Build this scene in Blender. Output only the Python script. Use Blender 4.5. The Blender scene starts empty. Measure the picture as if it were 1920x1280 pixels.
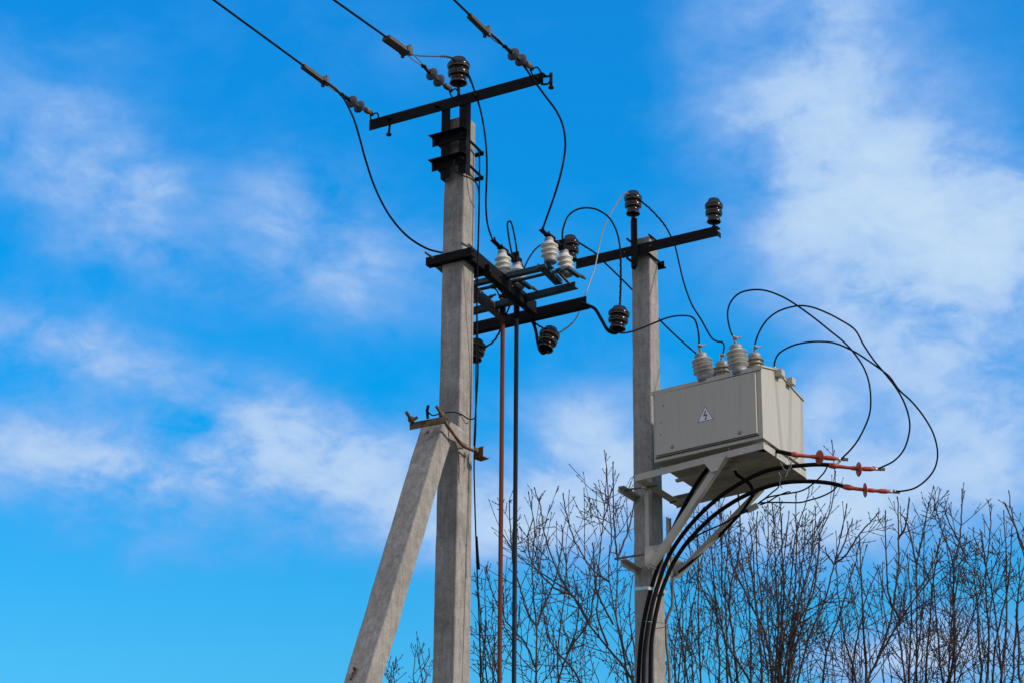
import bpy, math, random
import numpy as np
from mathutils import Vector
sc = bpy.context.scene
col = sc.collection
R_ = math.radians

# ------------------------------------------------------------------ camera
FPX = 4900.0; PITCH = R_(23.0); ROLL = 0.0078
EYE = np.array([0.0, 0.0, 1.6])
_r0 = np.array([1., 0, 0]); _u0 = np.array([0, -math.sin(PITCH), math.cos(PITCH)])
FW = np.array([0, math.cos(PITCH), math.sin(PITCH)])
RT = _r0*math.cos(ROLL) + _u0*math.sin(ROLL)
UP = _u0*math.cos(ROLL) - _r0*math.sin(ROLL)
cam = bpy.data.cameras.new('camera'); camo = bpy.data.objects.new('camera', cam); col.objects.link(camo)
from mathutils import Matrix
camo.matrix_world = Matrix(((RT[0], UP[0], -FW[0], EYE[0]), (RT[1], UP[1], -FW[1], EYE[1]),
                            (RT[2], UP[2], -FW[2], EYE[2]), (0, 0, 0, 1)))
cam.sensor_width = 36; cam.lens = FPX*36/1920; cam.clip_start = .1; cam.clip_end = 5000
sc.camera = camo

# ------------------------------------------------------------------ light and sky
SUN_AZ = R_(116); SUN_EL = R_(28)
sun = bpy.data.lights.new('sun', 'SUN'); suno = bpy.data.objects.new('sun', sun); col.objects.link(suno)
sun.energy = 3.5; sun.angle = R_(5); sun.color = (1, .88, .74)
sd = Vector((math.sin(SUN_AZ)*math.cos(SUN_EL), math.cos(SUN_AZ)*math.cos(SUN_EL), math.sin(SUN_EL)))
suno.rotation_euler = sd.to_track_quat('Z', 'Y').to_euler()
sc.view_settings.view_transform = 'Standard'; sc.view_settings.look = 'None'
sc.view_settings.exposure = 0; sc.view_settings.gamma = 1

w = bpy.data.worlds.new('World'); sc.world = w; w.use_nodes = True
nt = w.node_tree; nt.nodes.clear()
def N(t, **k):
    n = nt.nodes.new(t)
    for a, b in k.items(): setattr(n, a, b)
    return n
def lk(a, b): nt.links.new(a, b)
def mth(op, a, b=None, clamp=False):
    n = N('ShaderNodeMath', operation=op); n.use_clamp = clamp
    for i, v in enumerate((a, b)):
        if v is None: continue
        if isinstance(v, (int, float)): n.inputs[i].default_value = v
        else: lk(v, n.inputs[i])
    return n.outputs[0]
sky = N('ShaderNodeTexSky', sky_type='NISHITA'); sky.sun_disc = False
sky.sun_elevation = SUN_EL; sky.sun_rotation = SUN_AZ; sky.altitude = 100
sky.air_density = 1.0; sky.dust_density = .4; sky.ozone_density = 1.5
tc = N('ShaderNodeTexCoord'); sep = N('ShaderNodeSeparateXYZ'); lk(tc.outputs['Generated'], sep.inputs[0])
azn = mth('ARCTAN2', sep.outputs[0], sep.outputs[1]); eln = mth('ARCSINE', sep.outputs[2])
# domain warp so that cloud banks have ragged outlines
def noise(scale, detail, rough, dist=0, stretch=(1, 1, 1), off=(0, 0, 0)):
    mp = N('ShaderNodeMapping'); mp.inputs['Scale'].default_value = stretch; mp.inputs['Location'].default_value = off
    lk(tc.outputs['Generated'], mp.inputs[0])
    n = N('ShaderNodeTexNoise'); n.inputs['Scale'].default_value = scale; n.inputs['Detail'].default_value = detail
    n.inputs['Roughness'].default_value = rough; n.inputs['Distortion'].default_value = dist
    lk(mp.outputs[0], n.inputs['Vector']); return n
nw = noise(9, 5, .55, .2, (1, 1, 1.5))
ws = N('ShaderNodeSeparateColor'); lk(nw.outputs['Color'], ws.inputs[0])
azw = mth('ADD', azn, mth('MULTIPLY', mth('SUBTRACT', ws.outputs[0], .5), .10))
elw = mth('ADD', eln, mth('MULTIPLY', mth('SUBTRACT', ws.outputs[1], .5), .07))
def bank(x, y, sx, sy, amp, slope=0.0):
    """a cloud bank at a compass bearing and height, given in 1/4900 rad steps"""
    a0 = (x-960)/4900/math.cos(R_(23)+(640-y)/4900); e0 = R_(23)+(640-y)/4900
    da = mth('SUBTRACT', azw, a0); de = mth('SUBTRACT', elw, e0)
    if slope: de = mth('ADD', de, mth('MULTIPLY', da, slope))
    q = mth('ADD', mth('POWER', mth('MULTIPLY', da, 4900/sx), 2), mth('POWER', mth('MULTIPLY', de, 4900/sy), 2))
    return mth('MULTIPLY', mth('EXPONENT', mth('MULTIPLY', q, -1)), amp)
BANKS = [(1500, 150, 190, 210, .74, 0), (1640, 260, 230, 150, .40, .2), (1700, 420, 290, 140, .62, .35), (1860, 600, 260, 230, 1.25, .1), (1830, 400, 160, 110, .4, 0), (1620, 330, 260, 200, .22, 0), (1290, 200, 170, 190, .10, 0),
         (1480, -60, 220, 110, .40, 0), (1560, 560, 240, 110, .38, .2), (1480, 420, 150, 110, .35, 0), (1900, 110, 110, 160, .10, 0),
         (90, 300, 250, 140, .72, .25), (290, 420, 190, 120, .66, .5), (180, 480, 150, 60, .25, 0), (560, 380, 160, 120, .52, .2), (690, 500, 190, 110, .60, .2),
         (60, 660, 240, 85, .75, .1), (300, 740, 290, 55, .62, .2), (90, 870, 280, 95, .85, .1), (320, 925, 260, 85, .80, .1),
         (540, 870, 210, 105, 1.15, 0), (740, 940, 230, 75, .8, 0), (1080, 770, 140, 120, .50, -.4), (1030, 920, 280, 120, .95, 0), (1560, 920, 420, 90, .35, 0),
         (1400, 910, 320, 90, .80, 0), (1560, 810, 110, 80, .55, 0), (1640, 960, 280, 80, .75, 0), (1890, 860, 140, 110, .65, 0),
         (1720, 1225, 190, 70, 1.0, 0), (640, 60, 280, 90, .14, 0), (200, 60, 220, 70, .12, 0), (1150, 560, 200, 70, .10, 0)]
acc = None
for b in BANKS:
    t = bank(*b); acc = t if acc is None else mth('ADD', acc, t)
nd = noise(17, 7, .55, .35, (1, 1, 1.6)); nd2 = noise(62, 6, .62, .5, (1, 1, 1.8), (3, 1, 2)); nd3 = noise(6, 3, .5, .1, (1, 1, 1.5), (7, 2, 5))
tex = mth('ADD', mth('ADD', mth('MULTIPLY', nd.outputs['Fac'], 1.0), mth('MULTIPLY', nd2.outputs['Fac'], .42)), mth('MULTIPLY', nd3.outputs['Fac'], .6))
mask = mth('MULTIPLY', acc, mth('ADD', mth('MULTIPLY', mth('SUBTRACT', tex, 1.0), 3.0), 1.0))
mask = mth('ADD', mask, mth('MULTIPLY', mth('SUBTRACT', nd.outputs['Fac'], .59), .40))
mask = mth('SUBTRACT', 1.0, mth('EXPONENT', mth('MULTIPLY', mth('MAXIMUM', mask, 0.0), -.82)))
# unseen overcast added outside the view, behind and overhead, to fill shaded faces
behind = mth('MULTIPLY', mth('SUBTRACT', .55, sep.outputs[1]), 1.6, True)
mask = mth('MAXIMUM', mask, 0.0, True)
tint = N('ShaderNodeMix', data_type='RGBA', blend_type='MULTIPLY'); tint.inputs[0].default_value = 1
lk(sky.outputs[0], tint.inputs[6])
ramp = N('ShaderNodeValToRGB')
lk(mth('MULTIPLY', mth('SUBTRACT', eln, .2), 2.5, True), ramp.inputs[0])   # .2 rad -> 0, .6 rad -> 1
SKYT = ((.0, (.55, 1.65, 1.9)), (.19, (.36, 1.65, 1.97)), (.33, (.12, 1.58, 2.2)), (.47, (.01, 1.58, 2.4)), (.81, (.06, 1.56, 2.6)), (1.0, (.10, 1.4, 2.5)))
els = ramp.color_ramp.elements
while len(els) < len(SKYT): els.new(.5)
for e, (p, c) in zip(els, SKYT): e.position = p; e.color = (*[v/3 for v in c], 1)
dbl = N('ShaderNodeVectorMath', operation='SCALE'); lk(ramp.outputs[0], dbl.inputs[0]); dbl.inputs[3].default_value = 3.0; lk(dbl.outputs[0], tint.inputs[7])
cr = N('ShaderNodeValToRGB'); lk(mask, cr.inputs[0])
CLT = ((0, (1.0, 3.7, 8.7)), (.45, (2.6, 4.75, 8.8)), (1, (6.0, 7.7, 9.2)))
els = cr.color_ramp.elements
while len(els) < 3: els.new(.5)
for e, (p, c) in zip(els, CLT): e.position = p; e.color = (*[v/10 for v in c], 1)
cs = N('ShaderNodeVectorMath', operation='SCALE'); lk(cr.outputs[0], cs.inputs[0]); cs.inputs[3].default_value = 10.0
mx = N('ShaderNodeMix', data_type='RGBA'); lk(mth('MULTIPLY', mask, 1.5, True), mx.inputs[0]); lk(tint.outputs[2], mx.inputs[6]); lk(cs.outputs[0], mx.inputs[7])
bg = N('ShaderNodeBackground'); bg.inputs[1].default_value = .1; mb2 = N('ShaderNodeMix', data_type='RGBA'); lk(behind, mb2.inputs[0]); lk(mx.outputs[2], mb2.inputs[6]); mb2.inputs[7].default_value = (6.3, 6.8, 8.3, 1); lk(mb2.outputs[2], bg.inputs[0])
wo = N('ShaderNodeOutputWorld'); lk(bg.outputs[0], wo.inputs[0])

# ------------------------------------------------------------------ sight lines -> world points
def ray(x, y): return FW*FPX + RT*(x-960) - UP*(y-640)
def W(x, y, Y): d = ray(x, y); return EYE + d*(Y/d[1])
def H(x, y, z): d = ray(x, y); return EYE + d*((z-EYE[2])/d[2])
def PL(x, y, p, n): d = ray(x, y); return EYE + d*(np.dot(p-EYE, n)/np.dot(d, n))
def nrm(v): v = np.asarray(v, float); return v/np.linalg.norm(v)
def az(deg): return np.array([math.sin(R_(deg)), math.cos(R_(deg)), 0.])
Z = np.array([0, 0, 1.])
A = az(-59.5); B = az(30.5)          # along the crossarms (left, away) / across them (right, away)

# ------------------------------------------------------------------ materials
MATS = {}
def mat(name, base, rough=.6, metal=0, var=.25, scale=20, bump=.0, col2=None, c2=(.5, .65), c2scale=6, stretch=(1, 1, 1), coat=0, spec=.5):
    m = bpy.data.materials.new(name); m.use_nodes = True; t = m.node_tree; b = t.nodes['Principled BSDF']
    b.inputs['Roughness'].default_value = rough; b.inputs['Metallic'].default_value = metal
    b.inputs['Coat Weight'].default_value = coat; b.inputs['Specular IOR Level'].default_value = spec
    tcn = t.nodes.new('ShaderNodeTexCoord'); mp = t.nodes.new('ShaderNodeMapping'); mp.inputs['Scale'].default_value = stretch
    t.links.new(tcn.outputs['Object'], mp.inputs[0])
    n = t.nodes.new('ShaderNodeTexNoise'); n.inputs['Scale'].default_value = scale; n.inputs['Detail'].default_value = 6; n.inputs['Roughness'].default_value = .65
    t.links.new(mp.outputs[0], n.inputs['Vector'])
    r = t.nodes.new('ShaderNodeValToRGB'); r.color_ramp.elements[0].position = .3; r.color_ramp.elements[1].position = .7
    r.color_ramp.elements[0].color = (*[c*(1-var) for c in base], 1); r.color_ramp.elements[1].color = (*[min(1, c*(1+var)) for c in base], 1)
    t.links.new(n.outputs['Fac'], r.inputs[0]); out = r.outputs[0]
    if col2:
        n2 = t.nodes.new('ShaderNodeTexNoise'); n2.inputs['Scale'].default_value = c2scale; n2.inputs['Detail'].default_value = 7; n2.inputs['Roughness'].default_value = .7
        t.links.new(mp.outputs[0], n2.inputs['Vector'])
        r2 = t.nodes.new('ShaderNodeValToRGB'); r2.color_ramp.elements[0].position = c2[0]; r2.color_ramp.elements[1].position = c2[1]
        t.links.new(n2.outputs['Fac'], r2.inputs[0])
        mxn = t.nodes.new('ShaderNodeMix'); mxn.data_type = 'RGBA'; t.links.new(r2.outputs[0], mxn.inputs[0])
        t.links.new(out, mxn.inputs[6]); mxn.inputs[7].default_value = (*col2, 1); out = mxn.outputs[2]
    t.links.new(out, b.inputs['Base Color'])
    if bump:
        bp = t.nodes.new('ShaderNodeBump'); bp.inputs['Strength'].default_value = bump; bp.inputs['Distance'].default_value = .005
        t.links.new(n.outputs['Fac'], bp.inputs['Height']); t.links.new(bp.outputs[0], b.inputs['Normal'])
    MATS[name] = m; return m
BLACK = mat('black_painted_steel', (.005, .005, .006), .7, 0, .5, 14, .15, (.02, .013, .009), (.62, .8), 9, spec=.12)
BLUE = mat('blue_green_painted_steel', (.004, .035, .055), .6, 0, .35, 18, .1, (.03, .018, .012), (.60, .75), 12)
RUST = mat('rusty_steel', (.095, .046, .02), .85, 0, .7, 30, .4, (.15, .125, .08), (.48, .62), 12, spec=.2)
RUSTPIPE = mat('rust_red_painted_pipe', (.125, .034, .015), .8, 0, .4, 14, .2, (.045, .018, .012), (.48, .70), 14, (6, 6, .7), spec=.15)
PIPE = mat('dark_blue_grey_pipe', (.006, .009, .014), .6, 0, .5, 20, .1, (.03, .026, .022), (.6, .72), 24, (4, 4, 1), spec=.15)
BROWN = mat('dark_brown_porcelain', (.005, .002, .0018), .2, 0, .4, 8, 0, spec=.35)
RIM = mat('bare_ceramic_rim', (.17, .155, .15), .6, 0, .3, 40)
WHITE = mat('white_porcelain', (.53, .52, .48), .3, 0, .08, 12, 0, (.24, .22, .18), (.55, .75), 14, coat=.2)
TAN = mat('brownish_cream_porcelain', (.20, .165, .115), .4, 0, .15, 12, 0, (.12, .09, .055), (.55, .75), 14, coat=.15)
CAP = mat('grey_metal_cap', (.23, .24, .26), .55, .3, .25, 30, .1)
CREAM = mat('cream_grey_enamel', (.405, .385, .335), .5, 0, .04, 5, .02, (.32, .30, .25), (.50, .85), 3.5, (6, 6, .5), spec=.3)
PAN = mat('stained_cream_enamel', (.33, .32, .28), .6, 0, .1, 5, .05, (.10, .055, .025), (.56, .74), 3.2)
ALU = mat('galvanised_metal', (.19, .19, .19), .5, .5, .3, 40)
LUG = mat('pale_crimped_lug', (.42, .42, .40), .45, .3, .15, 40)
GREY = mat('grey_fitting_metal', (.06, .056, .056), .6, .2, .35, 40)
DISC = mat('grey_glass_insulator', (.055, .06, .08), .7, 0, .12, 20, spec=.2)
CABLE = mat('black_cable_sheath', (.006, .006, .007), .75, 0, .2, 30, spec=.1)
CONDUIT = mat('grey_conduit', (.10, .105, .11), .6, 0, .2, 30)
RED = mat('red_orange_heat_shrink', (.36, .045, .022), .5, 0, .2, 12, .1, (.16, .03, .02), (.58, .75), 10)
SIGN = mat('sign_white', (.62, .62, .68), .5, 0, .05, 30)
INK = mat('sign_black', (.01, .01, .012), .5)
BARK = mat('dark_twig_bark', (.03, .017, .015), .85, 0, .4, 10, 0, (.055, .04, .035), (.5, .65), 3)
BARK2 = mat('grey_brown_bark', (.06, .045, .04), .85, 0, .4, 14, .3, (.035, .025, .022), (.5, .65), 5)
PLASTIC = mat('grey_box_plastic', (.20, .20, .16), .6, 0, .25, 30)
GROUND = mat('dry_grass_ground', (.11, .10, .05), .95, 0, .4, .8, .3, (.13, .10, .07), (.45, .6), .15)
ROAD = mat('gravel_track', (.16, .15, .13), .95, 0, .3, 3, .3)

def concrete(name, seed, dark=(.5, .72), tone=1.0):
    m = bpy.data.materials.new(name); m.use_nodes = True; t = m.node_tree; b = t.nodes['Principled BSDF']; b.inputs['Roughness'].default_value = .92
    b.inputs['Specular IOR Level'].default_value = .25
    L = t.links.new
    tcn = t.nodes.new('ShaderNodeTexCoord'); mp = t.nodes.new('ShaderNodeMapping'); mp.inputs['Location'].default_value = (seed, seed*2.3, seed*.7)
    L(tcn.outputs['Object'], mp.inputs[0])
    def nz(s, d, r, st=None):
        n = t.nodes.new('ShaderNodeTexNoise'); n.inputs['Scale'].default_value = s; n.inputs['Detail'].default_value = d; n.inputs['Roughness'].default_value = r
        if st:
            q = t.nodes.new('ShaderNodeMapping'); q.inputs['Scale'].default_value = st; L(mp.outputs[0], q.inputs[0]); L(q.outputs[0], n.inputs['Vector'])
        else: L(mp.outputs[0], n.inputs['Vector'])
        return n.outputs['Fac']
    def rp(f, p0, c0, p1, c1):
        r = t.nodes.new('ShaderNodeValToRGB'); r.color_ramp.elements[0].position = p0; r.color_ramp.elements[1].position = p1
        r.color_ramp.elements[0].color = (*c0, 1); r.color_ramp.elements[1].color = (*c1, 1); L(f, r.inputs[0]); return r.outputs[0]
    def mixm(a, c, f=None, bt='MULTIPLY', fac=1):
        x = t.nodes.new('ShaderNodeMix'); x.data_type = 'RGBA'; x.blend_type = bt; x.inputs[0].default_value = fac
        if f is not None: L(f, x.inputs[0])
        L(a, x.inputs[6])
        if isinstance(c, tuple): x.inputs[7].default_value = (*c, 1)
        else: L(c, x.inputs[7])
        return x.outputs[2]
    base = rp(nz(2.5, 8, .7), .3, (.265*tone, .25*tone, .232*tone), .7, (.345*tone, .328*tone, .302*tone))
    fine = rp(nz(60, 4, .6), .3, (.82,)*3, .7, (1.12,)*3)
    base = mixm(base, fine)
    base = mixm(base, rp(nz(13, 6, .75), .36, (.78,)*3, .62, (1.06,)*3))
    streak = nz(7, 6, .7, (5, 5, .35))
    base = mixm(base, rp(streak, .34, (.76,)*3, .62, (1.06,)*3))
    st = rp(nz(1.6, 8, .75), dark[0], (0,)*3, dark[1], (1,)*3)
    base = mixm(base, (.12, .115, .105), st, 'MIX')
    # pits: small dark pores
    v = t.nodes.new('ShaderNodeTexVoronoi'); v.inputs['Scale'].default_value = 28; v.inputs['Randomness'].default_value = 1; L(mp.outputs[0], v.inputs['Vector'])
    pit = rp(v.outputs['Distance'], .07, (1,)*3, .13, (0,)*3)
    pm = t.nodes.new('ShaderNodeMath'); pm.operation = 'MULTIPLY'; L(pit, pm.inputs[0])
    g = rp(nz(4.7, 3, .5), .52, (0,)*3, .60, (1,)*3); L(g, pm.inputs[1])
    base = mixm(base, (.06, .055, .05), pm.outputs[0], 'MIX')
    # a few rust runs
    rr = rp(nz(6, 4, .6, (3.2, 3.2, .3)), .66, (0,)*3, .74, (.8,)*3)
    base = mixm(base, (.15, .075, .03), rr, 'MIX')
    L(base, b.inputs['Base Color'])
    bp = t.nodes.new('ShaderNodeBump'); bp.inputs['Strength'].default_value = .35; bp.inputs['Distance'].default_value = .006
    L(nz(35, 6, .7), bp.inputs['Height']); L(bp.outputs[0], b.inputs['Normal'])
    MATS[name] = m; return m
CONC1 = concrete('weathered_concrete_a', 0.0)
CONC2 = concrete('weathered_concrete_b', 5.1, (.58, .8), .98)
CONC3 = concrete('weathered_concrete_c', 9.4, (.56, .8), .95)

# ------------------------------------------------------------------ mesh builder
class MB:
    def __init__(s): s.v = []; s.f = []; s.m = []; s.sm = []; s.mats = []
    def mi(s, m):
        if m not in s.mats: s.mats.append(m)
        return s.mats.index(m)
    def add(s, vs, fs, m, smooth=False):
        o = len(s.v); s.v += [tuple(map(float, v)) for v in vs]
        k = s.mi(m)
        for f in fs: s.f.append(tuple(i+o for i in f)); s.m.append(k); s.sm.append(smooth)
        return s
    def bar(s, p0, p1, prof, U, m, V=None):
        """polygon profile (u,v) swept from p0 to p1; U is made square to the axis"""
        p0 = np.asarray(p0, float); p1 = np.asarray(p1, float); d = nrm(p1-p0)
        u = nrm(np.asarray(U) - d*np.dot(U, d)); v = np.cross(d, u) if V is None else nrm(np.asarray(V)-d*np.dot(V, d)-u*np.dot(V, u))
        n = len(prof); vs = [p+u*a+v*b for p in (p0, p1) for a, b in prof]
        fs = [(i, (i+1) % n, (i+1) % n+n, i+n) for i in range(n)] + [tuple(range(n))[::-1], tuple(range(n, 2*n))]
        return s.add(vs, fs, m)
    def rect(s, p0, p1, wu, wv, U, m):
        return s.bar(p0, p1, [(-wu/2, -wv/2), (wu/2, -wv/2), (wu/2, wv/2), (-wu/2, wv/2)], U, m)
    def hexa(s, c, m):
        """8 corners: bottom 4 ring, top 4 ring"""
        return s.add(c, [(3, 2, 1, 0), (4, 5, 6, 7), (0, 1, 5, 4), (1, 2, 6, 5), (2, 3, 7, 6), (3, 0, 4, 7)], m)
    def lathe(s, p, axis, prof, m, seg=24):
        """prof = [(radius, height, material or None)]"""
        a = nrm(axis); t = np.array([1., 0, 0]) if abs(a[0]) < .9 else np.array([0, 1., 0])
        u = nrm(np.cross(a, t)); v = np.cross(a, u); p = np.asarray(p, float)
        vs = []
        for q in prof:
            for k in range(seg):
                th = 2*math.pi*k/seg; vs.append(p + a*q[1] + (u*math.cos(th)+v*math.sin(th))*q[0])
        o = len(s.v); s.v += [tuple(map(float, x)) for x in vs]
        for i in range(len(prof)-1):
            mm = prof[i][2] if len(prof[i]) > 2 and prof[i][2] else m
            kk = s.mi(mm)
            for k in range(seg):
                k2 = (k+1) % seg
                s.f.append((o+i*seg+k, o+i*seg+k2, o+(i+1)*seg+k2, o+(i+1)*seg+k)); s.m.append(kk); s.sm.append(True)
        return s
    def tube(s, pts, r, m, seg=8, cap=True):
        pts = [np.asarray(p, float) for p in pts]; n = len(pts)
        rs = r if hasattr(r, '__len__') else [r]*n
        T = [nrm(pts[min(i+1, n-1)]-pts[max(i-1, 0)]) for i in range(n)]
        t = np.array([0, 0, 1.]) if abs(T[0][2]) < .9 else np.array([1., 0, 0])
        u = nrm(np.cross(T[0], t)); vs = []
        for i in range(n):
            u = nrm(u - T[i]*np.dot(u, T[i])); v = np.cross(T[i], u)
            for k in range(seg):
                th = 2*math.pi*k/seg; vs.append(pts[i] + (u*math.cos(th)+v*math.sin(th))*rs[i])
        fs = [(i*seg+k, i*seg+(k+1) % seg, (i+1)*seg+(k+1) % seg, (i+1)*seg+k) for i in range(n-1) for k in range(seg)]
        s.add(vs, fs, m, True)
        if cap:
            o = len(s.v)-n*seg; kk = s.mi(m)
            s.f.append(tuple(range(o, o+seg))[::-1]); s.m.append(kk); s.sm.append(False)
            s.f.append(tuple(range(o+(n-1)*seg, o+n*seg))); s.m.append(kk); s.sm.append(False)
        return s

BASE = {}
def obj(name, mb, parent=None, origin=None, bevel=0, label=None, tagd=None):
    if parent is not None: base = BASE[parent.name]
    else:
        base = np.asarray(origin if origin is not None else mb.v[0], float)
    me = bpy.data.meshes.new(name)
    me.from_pydata([tuple(np.asarray(v)-base) for v in mb.v], [], mb.f)
    for m in mb.mats: me.materials.append(m)
    me.polygons.foreach_set('material_index', mb.m); me.polygons.foreach_set('use_smooth', mb.sm); me.update()
    o = bpy.data.objects.new(name, me); col.objects.link(o)
    if parent is None: o.location = base
    else: o.parent = parent
    BASE[o.name] = base
    if bevel:
        bv = o.modifiers.new('bevel', 'BEVEL'); bv.width = bevel; bv.segments = 3; bv.limit_method = 'ANGLE'; bv.angle_limit = R_(40)
    if label: o['label'] = label
    if tagd: tag(o, *tagd)
    return o
def tag(o, label, cat, group=None, kind=None):
    if label: o['label'] = label
    if cat: o['category'] = cat
    if group: o['group'] = group
    if kind: o['kind'] = kind
    return o
def thing(name, p, label, cat, group=None):
    o = bpy.data.objects.new(name, None); col.objects.link(o); o.empty_display_size = .1
    o.location = tuple(map(float, p)); BASE[o.name] = np.asarray(p, float); return tag(o, label, cat, group)
def struct(name, mb, origin=(0, 0, 0)):
    o = obj(name, mb, origin=origin); o['kind'] = 'structure'; return o

def Lprof(w, h, t=.007): return [(0, 0), (w, 0), (w, t), (t, t), (t, h), (0, h)]
def spline(P, n=8):
    P = [np.asarray(p, float) for p in P]
    if len(P) < 3: return P
    Q = [2*P[0]-P[1]] + P + [2*P[-1]-P[-2]]; out = []
    for i in range(1, len(Q)-2):
        for k in range(n):
            t = k/n; a, b, c, d = Q[i-1], Q[i], Q[i+1], Q[i+2]
            out.append(.5*((2*b)+(-a+c)*t+(2*a-5*b+4*c-d)*t*t+(-a+3*b-3*c+d)*t**3))
    out.append(P[-1]); return out
def path(px, Ys, n=8):
    """sight-line points with a depth that runs evenly between the given ends"""
    px = [np.array(p, float) for p in px]
    s = [0.]
    for a, b in zip(px, px[1:]): s.append(s[-1]+np.linalg.norm(b-a))
    s = np.array(s)/s[-1]
    Y = np.interp(s, np.linspace(0, 1, len(Ys)), Ys)
    return spline([W(p[0], p[1], y) for p, y in zip(px, Y)], n)
def helix(P, i0, i1, off, r, m, turns, mb):
    seg = P[i0:i1]; n = len(seg)
    if n < 2: return
    out = []; K = int(turns*8)
    for k in range(K+1):
        t = k/K*(n-1); i = min(int(t), n-2); f = t-i; p = seg[i]*(1-f)+seg[i+1]*f; d = nrm(seg[i+1]-seg[i])
        u = nrm(np.cross(d, Z)); v = np.cross(d, u); th = 2*math.pi*turns*k/K
        out.append(p+(u*math.cos(th)+v*math.sin(th))*off)
    mb.tube(out, r, m, 5)

# ------------------------------------------------------------------ ground
g = MB(); g.add([(-2500, -2500, 0), (2500, -2500, 0), (2500, 2500, 0), (-2500, 2500, 0)], [(0, 1, 2, 3)], GROUND); struct('ground', g)
g = MB(); g.add([(-60, 6, .004), (60, 6, .004), (60, 10, .004), (-60, 10, .004)], [(0, 1, 2, 3)], ROAD); struct('path', g)

# ------------------------------------------------------------------ tapered concrete poles
def pole_frame(px, py, Y):
    R0 = W(px, py, Y)
    def at(a, b, z): return np.array([R0[0]+A[0]*a+B[0]*b, R0[1]+A[1]*a+B[1]*b, z])
    return R0, at
def shaft(R0, at, wA, wB, tp, ztop, mt):
    """right-front edge passes through R0; depth grows by tp per metre downwards"""
    mb = MB(); rings = []; rq = random.Random(int(wA*1000))
    zs = np.linspace(0, ztop, 110)
    for z in zs:
        d = (R0[2]-z)*tp/2+rq.gauss(0, .0009)
        c = [at(rq.gauss(0, .0012), -d, z), at(wA+rq.gauss(0, .0012), -d, z), at(wA-.012, wB+d, z), at(.012, wB+d, z)]
        rings += c
    fs = [(i*4+k, i*4+(k+1) % 4, i*4+4+(k+1) % 4, i*4+4+k) for i in range(len(zs)-1) for k in range(4)]
    fs += [(3, 2, 1, 0), tuple(len(rings)-4+k for k in range(4))]
    mb.add(rings, fs, mt); return mb

R1, M1 = pole_frame(870.8, 332, 17.0)
ZT1 = W(862, 217, 17.02)[2]
pole1 = thing('utility_pole', M1(.09, .08, 0), 'tall concrete pole with black steel crossarm on twin uprights, carrying the incoming line', 'utility pole')
obj('shaft', shaft(R1, M1, .176, .172, .0155, ZT1, CONC1), pole1, bevel=.012)
# uprights, crossarm and clamps
zc1 = ZT1+.0
bf = -.066
CP = M1(0, bf-.008, 0); 
pLl = PL(692, 245, CP, B); pRl = PL(1018, 156, CP, B)
zmid = (pLl[2]+pRl[2])/2; hC1 = .088
cL = np.array([pLl[0], pLl[1], zmid]); cR = np.array([pRl[0], pRl[1], zmid])
ZC1 = zmid+hC1
def bolt(mb, p, d, m=BLACK, r=.014, l=.02):
    mb.lathe(p, d, [(0, 0), (r, 0), (r, l), (r*.6, l), (r*.6, l*2), (0, l*2)], m, 6)
mb = MB(); mb.bar(cL, cR, [(0, 0), (.007, 0), (.007, hC1-.007), (.07, hC1-.007), (.07, hC1), (0, hC1)], B, BLACK, Z); ca = obj('crossarm', mb, pole1)
for f in (.12, .40, .62, .97):
    mb = MB(); bolt(mb, cL+(cR-cL)*f+Z*.045-B*.001, -B); obj('bolt', mb, ca)
for px0, px1, py in ((727, 727, 0), (1033, 1031, 0)):
    q = cL+(cR-cL)*(.11 if px0 < 900 else .985)
    hb = MB()
    if px0 < 900:
        hb.tube([q+Z*.02+B*.03, q-Z*.06+B*.02], .009, BLACK, 8); hb.lathe(q-Z*.075+B*.02, Z, [(0, 0), (.02, 0), (.02, .014), (0, .014)], BLACK, 8)
    else:
        q = cR-A*.05+B*.03
        hb.tube(spline([cR+A*.03+B*.03+Z*.085, cR-A*.02+B*.03+Z*.06, q+Z*.07]), .008, BLACK); hb.tube(spline([cR+A*.03+B*.03+Z*.01, cR-A*.02+B*.03+Z*.0, q+Z*.02]), .008, BLACK)
        hb.tube([q+Z*.08, q-Z*.03], .012, BLACK); hb.lathe(q-Z*.045, Z, [(0, 0), (.02, 0), (.02, .014), (0, .014)], BLACK, 8)
    obj('hanging_bolt', hb, pole1)
zlow = ZT1-.52
mb = MB(); mb.bar(M1(-.05, bf, zlow), M1(-.05, bf, ZC1-.012), [(0, 0), (.062, 0), (.062, .007), (.007, .007), (.007, .062), (0, .062)], A, BLACK, B); obj('upright', mb, pole1)
mb = MB(); mb.bar(M1(.165, bf, zlow), M1(.165, bf, ZC1-.012), [(0, 0), (.072, 0), (.072, .007), (.007, .007), (.007, .062), (0, .062)], -A, BLACK, B); obj('upright', mb, pole1)
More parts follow.
